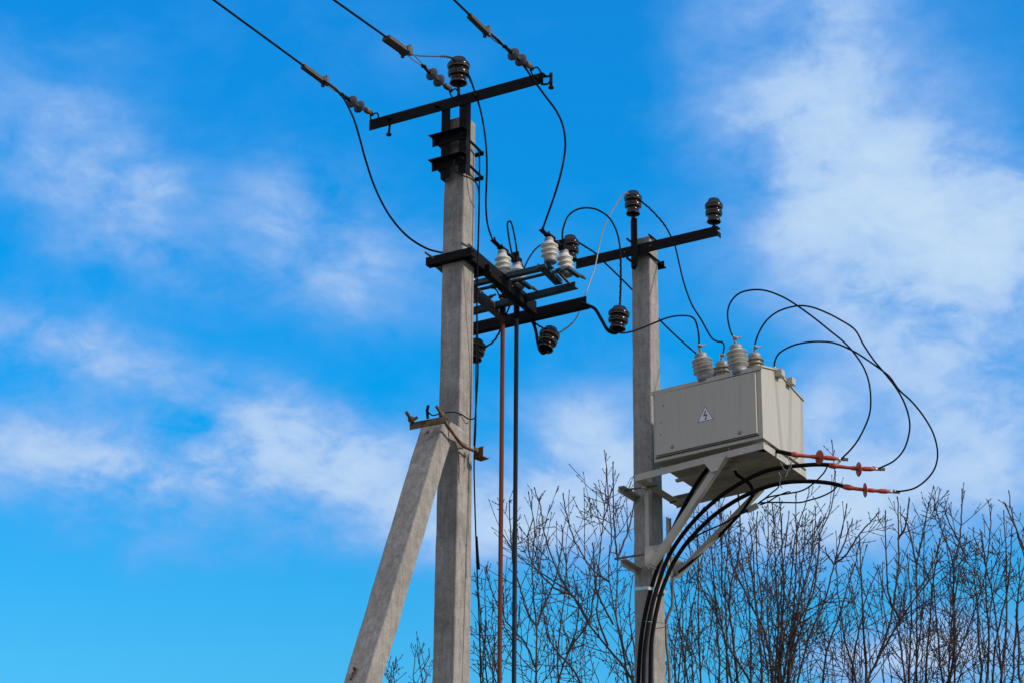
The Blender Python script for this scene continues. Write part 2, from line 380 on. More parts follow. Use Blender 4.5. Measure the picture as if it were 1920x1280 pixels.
for pyL, pyR in ((275, 258), (321, 304)):
    q = PL(850, (pyL+pyR)/2-1, M1(0, bf-.01, 0), B)
    a0 = .235; a1 = -.062
    mb = MB()
    pr_ = [(0, 0), (.007, 0), (.007, .066), (.0, .066)]
    mb.bar(M1(a0, bf-.009, q[2]), M1(a1, bf-.009, q[2]), [(0, 0), (.007, 0), (.007, .073), (-.055, .073), (-.055, .066), (0, .066)], B, BLACK, Z)
    bolt(mb, M1(a1+.03, bf-.01, q[2]+.035), -B); bolt(mb, M1(a0-.03, bf-.01, q[2]+.035), -B)
    obj('clamp_bar', mb, pole1)
    mb = MB(); mb.tube([M1(a1+.03, bf-.02, q[2]+.035), M1(a1+.028, .20, q[2]+.0)], .010, BLACK); obj('clamp_rod', mb, pole1)
    mb = MB(); mb.tube([M1(a0-.03, bf-.02, q[2]+.035), M1(a0-.03, .20, q[2]+.0)], .010, BLACK); obj('clamp_rod', mb, pole1)
    mb = MB(); mb.rect(M1(a0-.0, .195, q[2]), M1(a1+.02, .195, q[2]), .012, .03, B, BLACK); obj('clamp_bar', mb, pole1)

STAIN = mat('rust_run_stain', (.19, .125, .07), .95, 0, .35, 40, 0, (.25, .22, .18), (.45, .6), 25, (3, 3, .6))
def run_(face, x0, y0, y1, w_, lab='rust_stain'):
    """a narrow tapering rust run lying on the pole's face"""
    rr_ = random.Random(int(x0*7+y0)); L_, R__ = [], []; n_ = 12
    nv = -B if face == 'f' else -A
    for i in range(n_+1):
        y = y0+(y1-y0)*i/n_; ww = w_*(1-.75*i/n_)*rr_.uniform(.6, 1.2)+.2; xo = x0+rr_.uniform(-.4, .4)-(y-y0)*.016
        pl = M1(0, -.0018-(R1[2]-7.6)*.00775, 0) if face == 'f' else M1(-.0022, 0, 0)
        L_.append(PL(xo-ww/2, y, pl, B if face == 'f' else A)); R__.append(PL(xo+ww/2, y, pl, B if face == 'f' else A))
    mb_ = MB(); vs_ = L_+R__; vs_ += [v+nv*.0008 for v in vs_]; m_ = n_+1
    mb_.add(vs_, [(2*m_+i, 2*m_+i+1, 3*m_+i+1, 3*m_+i) for i in range(n_)], STAIN); obj(lab, mb_, pole1)
run_('s', 862.5, 846, 905, 3.5); run_('s', 872.5, 846, 884, 2.5); run_('s', 883, 862, 1010, 1.4)

# ------------------------------------------------------------------ pin insulators
def pin_profile(k=1.0):
    return [(0, .205), (.040, .205), (.050, .200), (.055, .190), (.060, .176), (.072, .166), (.082, .152), (.0845, .138),
            (.082, .128, RIM), (.080, .1245, RIM), (.072, .122), (.056, .112), (.058, .106), (.074, .098), (.0785, .086), (.0785, .074),
            (.0765, .066, RIM), (.0745, .063, RIM), (.066, .062), (.052, .052), (.050, .044), (.056, .026), (.064, .007), (.0655, .002, RIM), (.064, 0, RIM), (.060, .001, RIM),
            (.056, .006), (.046, .04), (.03, .06), (0, .062)]
def pin_insulator(bot, top, pin_to, label, k=1.0, group='brown pin insulators', pinr=.011):
    bot = np.asarray(bot); top = np.asarray(top); ax = nrm(top-bot); s = k
    t = thing('pin_insulator', bot, label, 'insulator', group)
    b = MB(); b.lathe(bot, ax, [(r*s, h*np.linalg.norm(top-bot)/.205, *m) for r, h, *m in pin_profile()], BROWN, 32); obj('porcelain_body', b, t)
    b = MB(); b.tube([bot+ax*.03, pin_to], pinr, BLACK); b.lathe(np.asarray(pin_to)+ax*.0, ax, [(0, 0), (.02, 0), (.02, .014), (0, .014)], BLACK, 8); obj('pin', b, t)
    return t
cmid = PL(860, 178, CP+B*.035, B)
pin_insulator(W(859.5, 157, cmid[1]+.0)-Z*0, W(860, 110, cmid[1]), np.array([cmid[0], cmid[1], ZC1-.0]), 'brown pin insulator standing on the upper crossarm above the braced pole', 1.02)

# ------------------------------------------------------------------ incoming line: strain strings, wedge clamps, conductors
zs = ZC1+.012
def string(px, idx, side):
    """px: dict of picture marks along one incoming wire"""
    att = H(*px['att'], zs); e0 = H(*px['fit0'], zs); d1 = H(*px['d1'], zs); d2 = H(*px['d2'], zs); eye = H(*px['eye'], zs); cl1 = H(*px['cl1'], zs); cl0 = H(*px['cl0'], zs)
    d = nrm(cl0-e0); sd_ = np.cross(d, Z)
    t = thing('strain_insulator', e0, f'grey two-shed strain insulator between {side}', 'insulator', 'grey strain insulators on the incoming wires')
    for q in (d1, d2):
        b = MB(); b.lathe(q-d*.012, d, [(0, 0), (.02, -.004), (.046, -.001), (.050, .005), (.046, .011), (.030, .017), (.016, .024), (0, .026)], DISC, 24); obj('shed', b, t)
    b = MB(); b.tube([e0, d1, d2, eye], .012, DISC, 10); obj('rod', b, t)
    b = MB(); b.tube([e0-d*.03, e0, e0+d*.025, e0+d*.05], [.012, .021, .024, .016], RUST if idx != 1 else GREY, 10)
    b.tube(spline([e0-d*.03+Z*.02, e0-d*.055, e0-d*.03-Z*.02]), .008, BLACK); obj('end_fitting', b, t)
    b = MB(); b.tube([d2+d*.03, eye+d*.02], [.016, .011], BLACK, 8); b.tube(spline([eye+d*.02+sd_*.012, eye+d*.05, eye+d*.02-sd_*.012]), .009, BLACK); obj('end_fitting', b, t)
    # shackle to the crossarm
    b = MB()
    for dx in (-1, 1):
        b.tube(spline([e0-d*.05, e0-d*.07+A*.03*dx+Z*.012, att+A*.035*dx-Z*.02]), .006, BLACK)
    obj('shackle', b, t)
    # wedge clamp with a wire bail
    t = thing('dead_end_clamp', cl1, f'grey wedge clamp gripping {side.split(" and ")[0].replace("the crossarm end", "the wire")}', 'wire clamp', 'wedge clamps on the incoming wires')
    t['label'] = px['clabel']
    u = nrm(cl0-cl1); vv = np.cross(u, Z); wd = px.get('w', .022)
    b = MB(); c0 = cl1; c1 = cl0
    b.bar(c0, c1, [(-wd, -.012), (wd, -.012), (wd, .012), (wd*.7, .018), (-wd*.7, .018), (-wd, .012)], vv, GREY); obj('body', b, t, bevel=.003)
    for sg in (-1, 1):
        b = MB(); b.rect(c0-vv*sg*wd-Z*.014, c1-vv*sg*wd-Z*.014, .006, .014, vv, GREY); obj('side_rail', b, t)
    b = MB(); b.rect(c0-u*.02, c0+u*.035, wd*2.6, .045, vv, GREY)
    for sg in (-1, 1):
        b.lathe(c0+u*.0+vv*sg*wd*1.0-Z*.04, Z, [(0, 0), (.014, 0), (.014, .08), (0, .08)], GREY, 8)
    obj('bolt_plate', b, t, bevel=.002)
    b = MB()
    for sg in (-1, 1): b.tube(spline([c0+vv*sg*.018, (c0+eye)/2+vv*sg*.018, eye+d*.03+vv*sg*.003]), .0042, ALU, 6)
    obj('wire_bail', b, t)
    # conductor beyond the frame, sagging towards the next support
    end = cl0; far = nrm(np.array([u[0], u[1], 0]))
    pts = [cl1+u*.02, cl0+u*.02]
    L = 34.0
    for k in range(1, 25):
        s = L*k/24; pts.append(cl0+far*s - Z*(1.0*(s/L)*(1-s/L)*.35*0+0) + Z*px.get('rise', 0)*s)
    b = MB(); b.tube(pts, .0082, CABLE, 8)
    return tag(obj('line_conductor', b, origin=cl0), px['wlabel'], 'wire', 'incoming overhead wires')
string(dict(att=(703, 222), fit0=(691, 210), d1=(672.5, 200), d2=(659, 190.5), eye=(644, 180), cl1=(609, 153), cl0=(568, 123), clabel='narrow grey wedge clamp on the leftmost incoming wire',
            wlabel='black overhead wire reaching the left end of the upper crossarm', w=.017), 0, 'the leftmost incoming wire and the left end of the crossarm')
string(dict(att=(858, 183), fit0=(840, 165), d1=(822, 151), d2=(809, 139), eye=(798, 128), cl1=(762, 97), cl0=(724, 70), clabel='broad grey wedge clamp on the middle incoming wire, seen flat from below',
            wlabel='black overhead wire reaching the middle of the upper crossarm', w=.033), 1, 'the middle incoming wire and the middle of the crossarm')
string(dict(att=(1008, 137), fit0=(992, 124), d1=(975.5, 112.5), d2=(962, 101.5), eye=(950, 91), cl1=(913, 60), cl0=(880, 28), clabel='narrow grey wedge clamp on the rightmost incoming wire',
            wlabel='black overhead wire reaching the right end of the upper crossarm', w=.017), 2, 'the rightmost incoming wire and the right end of the crossarm')
def yH(x, y): return H(x, y, zs)[1]

# ------------------------------------------------------------------ wires helper
def wire(name, px, Ys, r, m, label, cat='wire', group=None, binds=(), lugs=(), n=8, seg=8):
    P = path(px, Ys, n)
    b = MB(); b.tube(P, r, m, seg); o = obj(name, b, origin=P[0]); tag(o, label, cat, group)
    for f0, f1, turns in binds:
        i0, i1 = int(f0*(len(P)-1)), int(f1*(len(P)-1))+1
        hb = MB(); helix(P, i0, i1, r*1.1, r*.45, ALU if m is ALU else CABLE, turns, hb); obj('binding_wire', hb, o)
    for e in lugs:
        q = P[::-1] if e else P; lb = MB(); d = nrm(q[0]-q[2]); lb.tube([q[2], q[0]], r*1.6, LUG, 8); lb.rect(q[0]-d*.005, q[0]+d*.035, r*3, .006, np.cross(d, FW), LUG); obj('lug', lb, o)
    return o

# ------------------------------------------------------------------ disconnector and its mounting on the first pole
Z2 = W(885, 478, 16.9)[2]
def bar_px(p0, p1, z, prof, m, away=1, ext=(0, 0)):
    a = H(*p0, z); b = H(*p1, z); d = nrm(b-a); a = a-d*ext[0]; b = b+d*ext[1]
    s = np.cross(d, Z); s = s if s[1] > 0 else -s
    mb = MB(); mb.bar(a, b, prof, s*away, m, Z); return mb, a, b
mount = thing('switch_mount', M1(.09, -.02, Z2), 'black steel support frame clamped round the braced pole, carrying the blue-green switch', 'steel bracket')
b_, p_, q_ = bar_px((798, 498), (884, 478), Z2, Lprof(.06, .062), BLACK)
obj('clamp_bar', b_, mount)
b_, p_, q_ = bar_px((879, 481), (1006, 589), Z2, Lprof(.055, .10), BLACK, 1)
obj('side_beam', b_, mount); bmb = b_
nn = np.cross(nrm(q_-p_), Z); nn = nn if nn[1] < 0 else -nn
sbo = bpy.data.objects['side_beam']
for f_ in (.45, .62, .82):
    sb = MB(); bolt(sb, (p_+(q_-p_)*f_)+Z*.05, nn, GREY if f_ == .62 else BLACK, .010, .008); obj('bolt', sb, sbo)
b_, p_, q_ = bar_px((822, 495), (945, 597), Z2, Lprof(.05, .07), GREY, 1); obj('side_beam', b_, mount)  # grey instead of black: light on this beam is put into its colour
b_, fa, fb = bar_px((868, 627), (1099, 574), Z2, Lprof(.06, .082), BLACK); obj('end_beam', b_, mount)
# clamp rods through the pole clamp, ends standing proud
for px0, px1 in (((798, 474), (812, 484)), ((865, 456), (892, 470))):
    b = MB(); b.tube([W(*px0, 16.85), W(*px1, 16.98)], .0085, GREY); obj('clamp_rod', b, mount)
b = MB(); zz = Z2-.02; b.bar(M1(.24, .215, zz), M1(-.09, .215, zz), Lprof(.05, .06), B, BLACK, Z); obj('clamp_bar', b, mount)
b = MB(); b.tube([M1(.23, -.06, Z2+.03), M1(.23, .24, Z2+.03)], .0085, BLACK); obj('clamp_rod', b, mount)
# bent hooks
def hook(px, Ys, r=.0125):
    b = MB(); b.tube(path(px, Ys, 6), r, BLACK, 8); obj('hook', b, mount)
YR = fb[1]; YC = H(993, 600, Z2)[1]; YL = H(885, 625, Z2)[1]
hook([(1090, 568), (1103, 573), (1116, 580), (1127, 598), (1138, 617), (1148, 624), (1157, 623), (1158.5, 612)], [YR+.02, YR-.12])
hook([(990, 594), (998, 602), (1004, 618), (1008, 640), (1012, 655), (1019, 662), (1024, 655), (1027, 645)], [YC+.02, YC-.06])
hook([(866, 618), (872, 628), (876, 645), (880, 665), (886, 678), (892, 672), (893, 665)], [YL+.02, YL-.02])
pin_insulator(W(1157.5, 617, YR-.12), W(1162, 576, YR-.12), W(1158.3, 612, YR-.12), 'brown pin insulator held out on a bent hook just left of the transformer pole', .96)
pin_insulator(W(1022.5, 654, YC-.06), W(1034, 616, YC-.02), W(1024.5, 648, YC-.055), 'tilted brown pin insulator hanging on a hook below the switch support', .94)
pin_insulator(W(889, 674, YL-.02), W(895, 638, YL), W(890, 670, YL-.02), 'brown pin insulator half hidden behind the right edge of the braced pole', .92)

# blue-green three-pole switch
ZB = Z2+.087
sw = thing('disconnector_switch', H(980, 530, ZB), 'blue-green framed outdoor switch with white ribbed insulators beside the braced pole', 'switchgear')
b_, _, _ = bar_px((862, 540), (1034, 500), ZB, Lprof(.045, .036), BLUE); obj('frame_rail', b_, sw)
b_, _, _ = bar_px((870, 590), (1078, 538), ZB-.05, Lprof(.05, .044), BLUE); obj('frame_rail', b_, sw)
def arms(x, y, dx, dy, full=True):
    # cross channel under one phase
    b_, p, q = bar_px((x-6, y), (x-6+dx, y+dy), ZB-.012, [(0, 0), (.062, 0), (.062, .034), (.055, .034), (.055, .006), (.007, .006), (.007, .034), (0, .034)], BLUE)
    cp = obj('cross_channel', b_, sw)
    if full:
        b_, p, q = bar_px((x+21, y+11), (x+43, y+34), ZB-.02, [(0, 0), (.02, 0), (.02, .008), (0, .008)], RUST); obj('link_strip', b_, sw)
        b_, p, q = bar_px((x+38, y+3), (x+62, y+20), ZB+.0, Lprof(.035, .02), BLUE); ar = obj('crank_arm', b_, sw)
        b = MB(); bolt(b, q+Z*.01, nrm(q-p), GREY, .014, .03); obj('bolt', b, ar)
arms(1028, 500, 33, 33); arms(937, 522, 33, 36); arms(856, 542, 32, 34, False)
b = MB(); b.tube([H(866, 551, ZB+.01), H(1068, 503, ZB+.01)], .013, BLUE, 10)
for x in (928, 1050): b.tube([H(x-6, 551-(x-866)*.2376+1.4, ZB+.01), H(x+7, 551-(x-866)*.2376-1.4, ZB+.01)], .021, BLUE, 8)
obj('operating_shaft', b, sw)
def post_ins(bx, by, tx, ty, Y, m, capr=.027, r=.061, n=3):
    bt = W(bx, by, Y); tp = W(tx, ty, Y); L = np.linalg.norm(tp-bt); ax = nrm(tp-bt)
    pf = [(0, 0, CAP), (.046, 0, CAP), (.046, .03, CAP), (.040, .034)]
    h0 = .045; st = (L-.045-h0)/n
    for k in range(n):
        z0 = h0+k*st
        pf += [(.040, z0-.004), (r*.96, z0+.006), (r, z0+st*.28), (r*.97, z0+st*.42), (r*.72, z0+st*.66), (.040, z0+st*.84)]
    pf += [(.038, L-.042), (.034, L-.034, CAP), (.034, L-.012, CAP), (.024, L, CAP), (0, L)]
    b = MB(); b.lathe(bt, ax, pf, m, 28); return obj('white_insulator', b, sw), tp
YN = H(1031, 500, ZB)[1]+.0
Yn = {'r': H(1031, 500, ZB)[1]+.02, 'm': H(943, 522, ZB)[1]+.02, 'l': H(862, 541, ZB)[1]+.02}
Yf = {'r': H(1060, 520, ZB)[1], 'm': H(970, 540, ZB)[1], 'l': H(888, 562, ZB)[1]}
tops = {}
_, tops['rn'] = post_ins(1032, 493, 1029, 446, Yn['r'], WHITE, r=.066)
_, tops['rf'] = post_ins(1063, 517, 1057, 469, Yf['r'], WHITE, r=.060)
_, tops['mn'] = post_ins(945, 520, 941, 470, Yn['m'], WHITE, r=.062)
_, tops['mf'] = post_ins(972, 540, 969.5, 492, Yf['m'], WHITE, r=.060)
_, tops['ln'] = post_ins(862, 540, 859, 492, Yn['l'], WHITE, r=.060)
_, tops['lf'] = post_ins(884, 566, 881, 516, Yf['l'], WHITE, r=.060)
for k, (ax0, ay0) in {'r': (1014, 431), 'm': (923, 450), 'l': (843, 472)}.items():
    n_, f_ = tops[k+'n'], tops[k+'f']
    b = MB(); st = W(ax0, ay0, n_[1]-.10)
    b.rect(st, n_+B*.03+Z*.008, .034, .010, A, BLACK); bolt(b, st+nrm(n_-st)*.03, Z, BLACK, .014, .02); bolt(b, n_+Z*.01, Z, BLACK, .012, .02)
    b.rect(n_+Z*.014-B*.03, n_+Z*.014+B*.06, .05, .012, A, BLACK)
    obj('terminal_blade', b, sw)
    b = MB(); b.rect(n_+B*.03+Z*.006, f_+Z*.015+B*.03, .026, .012, A, BLACK)
    b.rect(f_-B*.045+Z*.012, f_+B*.03+Z*.012, .05, .045, A, BLACK); b.rect(f_-B*.02+Z*.0, f_-B*.02+Z*.075, .05, .014, A, BLACK)
    bolt(b, f_+Z*.05-A*.01, -B, BLACK, .013, .02)
    for sg in (-1, 1): b.tube([f_+A*.025*sg+Z*.02, f_+A*.02*sg+B*.07-Z*.04], .006, BLACK)
    obj('contact_blade', b, sw)
# small crank at left of the far rail
b = MB(); b.tube(path([(925, 539), (932, 546), (935, 553), (939, 558)], [17.5, 17.5]), .006, BLACK); bolt(b, W(917, 558, 17.55), nrm(A*-1+Z*.2), GREY, .013, .03); obj('crank_arm', b, sw)

# operating rods down to the handle boxes
for px, ytop, m, nm, lab in ((943.2, 556, RUSTPIPE, 'operating_rod', 'rust-red vertical operating pipe hanging from the switch, nearer the braced pole'),
                             (968.8, 560, PIPE, 'operating_rod', 'dark blue-grey vertical operating pipe hanging from the switch, right of the rust-red one')):
    Yp = H(px, 596, Z2)[1]-.10
    tp = W(px, ytop, Yp)
    t = thing(nm, (tp[0], tp[1], 0), lab, 'pipe', 'operating pipes')
    b = MB(); b.tube([np.array([tp[0], tp[1], z]) for z in (0.0, 3, 6, tp[2]-.13)], .0165, m, 16); obj('pipe', b, t)
    b = MB(); b.rect(np.array([tp[0], tp[1], tp[2]-.16]), tp, .034, .03, A, BLACK); b.rect(tp-A*.03, tp+A*.03, .03, .03, Z, BLACK); bolt(b, tp-Z*.03-B*.012, -B, RUST, .012, .012); obj('clevis', b, t)
    b = MB(); bx = np.array([tp[0], tp[1], 1.1]); b.rect(bx-Z*.25, bx+Z*.25, .22, .16, A, CAP); obj('handle_box', b, t, bevel=.006)

# ------------------------------------------------------------------ second pole
R2, M2 = pole_frame(1218.8, 505, 18.74)
ZT2 = W(1210, 447, 18.8)[2]
pole2 = thing('utility_pole', M2(.08, .08, 0), 'concrete pole at the right carrying the cream transformer cabinet and a three-insulator crossarm', 'utility pole')
obj('shaft', shaft(R2, M2, .166, .165, .0155, ZT2, CONC2), pole2, bevel=.012)
C2 = M2(0, -.062, 0)
l_ = PL(1080, 503.5, C2, B); r_ = PL(1345, 443, C2, B); zm = (l_[2]+r_[2])/2
c2L = np.array([l_[0], l_[1], zm]); c2R = np.array([r_[0], r_[1], zm]); h2 = .086
mb = MB(); mb.bar(c2L, c2R, [(0, 0), (.007, 0), (.007, h2-.007), (.062, h2-.007), (.062, h2), (0, h2)], B, BLACK, Z); ca = obj('crossarm', mb, pole2)
mb = MB(); mb.rect(c2R+B*.031+Z*h2*.0-A*.001, c2R+B*.031+Z*h2*.5-A*.001, .006, .05, A, BLACK); obj('end_lip', mb, ca)
for f in (.352, .535):
    mb = MB(); bolt(mb, c2L+(c2R-c2L)*f+Z*.045-B*.001, -B, ALU, .0055, .004); obj('bolt', mb, ca)  # pale heads added in place of holes with bright sky showing through
pt = PL(1188, 412, C2-B*.012, B); pb = PL(1188, 501, C2-B*.012, B)
mb = MB(); ex = M2(.16, -.072, 0); 
mb.bar(np.array([pt[0], pt[1], pb[2]]), np.array([pt[0], pt[1], pt[2]]), [(-.027, 0), (.032, 0), (.032, -.007), (-.02, -.007), (-.02, .05), (-.027, .05)], -A, BLACK, B); obj('upright', mb, pole2)
# clamp strap round the pole
for z_, nm in ((ZT2-.012, 'strap'), (zm-.005, 'strap')):
    mb = MB(); k = .01
    loop = [M2(-k, -.03, z_), M2(-k, .165+k, z_), M2(.166+k, .165+k, z_), M2(.166+k, -.05, z_)]
    mb.tube(loop, .009 if z_ > ZT2-.1 else .011, BLACK, 6); obj(nm, mb, pole2)
mb = MB(); mb.bar(M2(-.03, .185, zm-.03), M2(.2, .185, zm-.03), Lprof(.04, .05), B, BLACK, Z); obj('clamp_bar', mb, pole2)
pin_insulator(W(1187, 402, pt[1]), W(1187, 360, pt[1]), np.array([pt[0], pt[1], pt[2]]), 'brown pin insulator on the black upright at the top of the transformer pole', .87)
q = PL(1339, 424, C2+B*.03, B); q[2] = zm+h2
pin_insulator(W(1338.5, 417, q[1]), W(1338.5, 374, q[1]), q, 'brown pin insulator at the free right end of the lower crossarm, without a wire', .86)
q = PL(1069, 486, C2+B*.03, B); ql = c2L+(c2R-c2L)*.03+B*.03+Z*h2
yy = q[1]
pin_insulator(W(1070, 488, yy), W(1069, 443, yy), W(1070, 499, yy), 'brown pin insulator behind the white ones, on the left end of the lower crossarm', .88)

# ------------------------------------------------------------------ leaning brace pole
pn = A
q0 = M1(.0, -.02, 0) + A*.04
q0 = W(830, 797, 16.78)
Ra = q0; Rb = PL(688.5, 1276, q0, A)
ax = nrm(Rb-Ra); Rg = Ra+ax*((Ra[2])/-ax[2])
perp = nrm(np.cross(A, ax)); perp = perp if np.dot(perp, B) > 0 else -perp
wA3 = .192; wP = .150
brace = thing('brace_pole', Rg+A*.08, 'leaning concrete strut propping the main pole from the left', 'brace pole')
mb = MB(); ring = []
Lb = np.linalg.norm(Rg-Ra)
rq = random.Random(3)
for k, s in enumerate(np.linspace(-.03, Lb, 90)):
    g_ = .0062*s*.6
    o = Ra+ax*s+A*rq.gauss(0, .0014)+perp*rq.gauss(0, .001)
    ring += [o-perp*g_*0, o+A*(wA3-.0*s), o+A*(wA3-.008)+perp*(wP+g_), o+A*.008+perp*(wP+g_)]
fs = [(i*4+k, i*4+4+k, i*4+4+(k+1) % 4, i*4+(k+1) % 4) for i in range(89) for k in range(4)] + [(0, 1, 2, 3), (359, 358, 357, 356)]
mb.add(ring, fs, CONC3); obj('shaft', mb, brace, bevel=.014)
hp = PL(802, 809, Ra-perp*.0015, perp)
mb = MB(); mb.lathe(hp, -perp, [(0, .001), (.0085, .001), (.010, 0), (.010, -.01)], INK, 14); obj('bolt_hole', mb, brace)
hp = PL(663, 1262, Ra-perp*.003, perp)
mb = MB(); mb.tube(spline([hp-ax*.02-A*.005, hp-perp*.015-ax*.035, hp-A*.02-perp*.01-ax*.02+ax*.0, hp+A*.01+ax*.05-perp*.004]), .006, RUST); mb.lathe(hp, -perp, [(0, .002), (.014, .002), (.014, 0)], INK, 10); obj('lifting_loop', mb, brace)
# clamp joining the brace to the pole
br = W(800, 795, 16.72)
clampt = thing('brace_clamp', br, 'rusty angle-iron clamp with threaded rods tying the leaning strut to the pole', 'clamp')
Yc = 16.66
pa = W(768, 805, Yc+.10); pb_ = W(836, 792, Yc-.02)
d = nrm(pb_-pa)
mb = MB(); mb.bar(pa, pb_, [(0, 0), (.006, 0), (.006, .045), (.05, .045), (.05, .051), (0, .051)], B, RUST, Z); obj('angle_bar', mb, clampt)
mb = MB(); mb.tube([W(762, 772, Yc), W(774, 790, Yc+.1)], .012, RUST, 8); bolt(mb, W(772, 787, Yc+.08), nrm(W(762, 772, Yc)-W(774, 790, Yc+.1)), RUST, .024, .018)
mb.rect(W(771, 789, Yc+.08), W(783, 781, Yc+.07), .02, .006, Z, RUST); obj('threaded_rod', mb, clampt)
mb = MB(); pr2 = path([(818, 760.5), (829, 778), (838, 795), (850, 812), (862, 828), (870, 836), (880, 841), (891, 845)], [Yc-.04, 16.72, 16.88, 17.05], 6)
mb.tube(pr2, .011, RUST, 8); mb.lathe(pr2[6], nrm(pr2[0]-pr2[6]), [(0, 0), (.022, 0), (.022, .018), (0, .018)], RUST, 6); obj('threaded_rod', mb, clampt)
mb = MB(); mb.rect(W(802, 784, Yc+.02), W(801, 766, Yc+.02), .016, .012, A, BLACK); mb.rect(W(800.5, 771, Yc+.02), W(803, 759, Yc+.02), .02, .008, A, BLACK); obj('steel_tang', mb, clampt)
mb = MB(); e = W(891, 853, 17.1); 
mb.bar(W(889, 858, 17.1), W(905, 853, 17.04), [(0, 0), (.006, 0), (.006, .07), (0, .07)], B, RUST, Z)
mb.bar(W(889, 860, 17.1), W(905, 855, 17.04), [(0, 0), (-.065, 0), (-.065, .006), (0, .006)], B*-1, RUST, Z); bolt(mb, W(893, 844, 17.05), -B, RUST, .022, .012); obj('angle_plate', mb, clampt)
mb = MB(); wv = [W(841, 800, 16.84), W(845, 790, 16.86), W(862, 806, 16.92), W(862, 824, 16.92), W(842, 830, 16.86)]
mb.add([v for v in wv]+[v+B*.12 for v in wv], [(4, 3, 2, 1, 0), (5, 6, 7, 8, 9), (0, 1, 6, 5), (1, 2, 7, 6), (2, 3, 8, 7), (3, 4, 9, 8), (4, 0, 5, 9)], CONC3); obj('mortar_wedge', mb, clampt)

# ------------------------------------------------------------------ earthing wires on the braced pole
wire('earth_wire', [(851.5, 300), (850.5, 312), (855, 322), (866, 329), (880, 334), (892, 343), (897, 356), (898.5, 380), (898, 420), (896, 468), (894.5, 560), (892.5, 700), (892, 800), (889, 862), (890, 930), (893.5, 1040), (899, 1180), (902, 1300)], [16.80, 16.95, 17.1, 17.1, 17.05, 17.0], .0052, CABLE,
     'black earthing wire running down the right side of the braced pole from its top clamps', 'wire')
wire('earth_wire', [(896, 281), (898.5, 290), (899, 330), (897.5, 420), (896.5, 470), (894, 560), (895.5, 650), (896, 700), (892, 770), (889, 835)], [17.1, 17.12], .006, CABLE, 'thicker black wire strapped to the right edge of the braced pole', 'wire')
wire('earth_wire', [(803, 772), (809, 777), (814, 778), (824, 774.5), (833, 773), (848, 772), (863, 775), (874, 782), (882, 785.5), (890, 783), (893, 779)], [Yc, 16.8, 17.0, 17.08], .0048, CABLE, 'short black wire looping from the brace clamp to the pole edge', 'wire')
for px in ((893, 1010, 899, 1068),):
    b = MB(); b.tube([W(894, 1005, 17.06), W(895.5, 1040, 17.06), W(897, 1066, 17.06)], [.006, .009, .012], CABLE, 8); tag(obj('wire_sleeve', b), 'black tapered sleeve joint on the earthing wire low on the braced pole', 'cable joint')

# ------------------------------------------------------------------ jumpers
J = 'black jumper wires'
cl = H(609, 153, zs)
wire('jumper_wire', [(604, 149), (618, 160), (633, 172), (645, 186), (655, 205), (665, 228), (675, 262), (686, 302), (703, 352), (728, 401), (760, 440), (795, 464), (823, 473), (843, 474)], [yH(604, 149), 16.5, 16.9, 17.0, tops['ln'][1]-.1], .0078, CABLE, 'black jumper sagging from the left incoming wire to behind the braced pole', group=J)
wire('jumper_wire', [(762, 100), (780, 104.5), (805, 106), (830, 106.5), (846, 109), (855, 116)], [yH(762, 100), cmid[1]-.06], .0058, GREY, 'dark grey jumper from the middle incoming wire to the top pin insulator', group=J, binds=((.55, .98, 12),))
wire('jumper_wire', [(872, 132), (879, 143), (883, 152), (888, 166), (893, 182), (899, 200), (906, 232), (911, 270), (913, 310), (912, 350), (911, 385), (914, 420), (922, 446), (925, 452)], [cmid[1]-.03, 16.9, 17.0, tops['mn'][1]-.1], .0072, CABLE, 'black jumper dropping from the top pin insulator to the middle pole of the switch', group=J, binds=((.0, .2, 7),))
wire('jumper_wire', [(908, 56), (928, 72), (950, 91), (968, 108), (985, 128), (1000, 150), (1022, 180), (1042, 207), (1055, 235), (1060, 268), (1057, 300), (1050, 332), (1040, 366), (1028, 400), (1018, 428), (1015, 434)], [yH(908, 56), yH(985, 128)-.02, 16.8, 16.9, tops['rn'][1]-.1], .0078, CABLE, 'black jumper from the right incoming wire down to the right pole of the switch', group=J)
wire('jumper_wire', [(964, 490), (959, 472), (955, 452), (952, 430), (951.5, 420), (954, 415.5), (958, 417), (962, 430), (966, 450), (968.5, 466), (969.5, 480)], [tops['mn'][1]+.1, tops['mf'][1]], .0068, CABLE, 'small tight black loop of wire above the middle white insulators', group=J, lugs=(1,))
ipR = W(1162, 578, YR-.12)
wire('jumper_wire', [(1056, 462), (1054.5, 440), (1057, 425), (1065, 406), (1081, 393.6), (1102, 390), (1124, 395.5), (1144, 411), (1157, 437), (1162.5, 466), (1164, 503), (1163.5, 545), (1162, 578)], [tops['rf'][1], YR-.05, YR-.12], .0072, CABLE, 'black wire arching from the right white insulators to the brown insulator by the transformer pole', group=J, binds=((.78, .98, 8),))
wire('jumper_wire', [(1046, 625), (1058, 618), (1073, 606), (1083, 592), (1091, 573), (1098, 552), (1107, 525), (1115.4, 503), (1122.6, 466), (1131, 431), (1143, 405), (1156, 382), (1166, 368), (1174, 363), (1182, 366)], [YC-.03, YR+.15, YR+.3, pt[1]-.04], .0055, ALU, 'bare silvery wire rising from the tilted insulator to the top of the transformer pole', group=J, binds=((.0, .14, 7), (.84, .99, 9)))
wire('jumper_wire', [(1021, 617), (1009, 609.5), (1000, 602), (992, 590), (987, 578), (981, 562)], [YC-.04, YC+.02], .0062, CABLE, 'short black wire from the tilted insulator up behind the switch support', group=J, binds=((0, .6, 5),))
wire('jumper_wire', [(903, 650), (912, 649), (925, 640), (934, 627), (941, 612), (948, 593), (954, 578), (959, 566)], [YL-.02, YC-.1], .0068, CABLE, 'black wire from the half hidden insulator up past the operating pipes', group=J, binds=((0, .5, 5),))
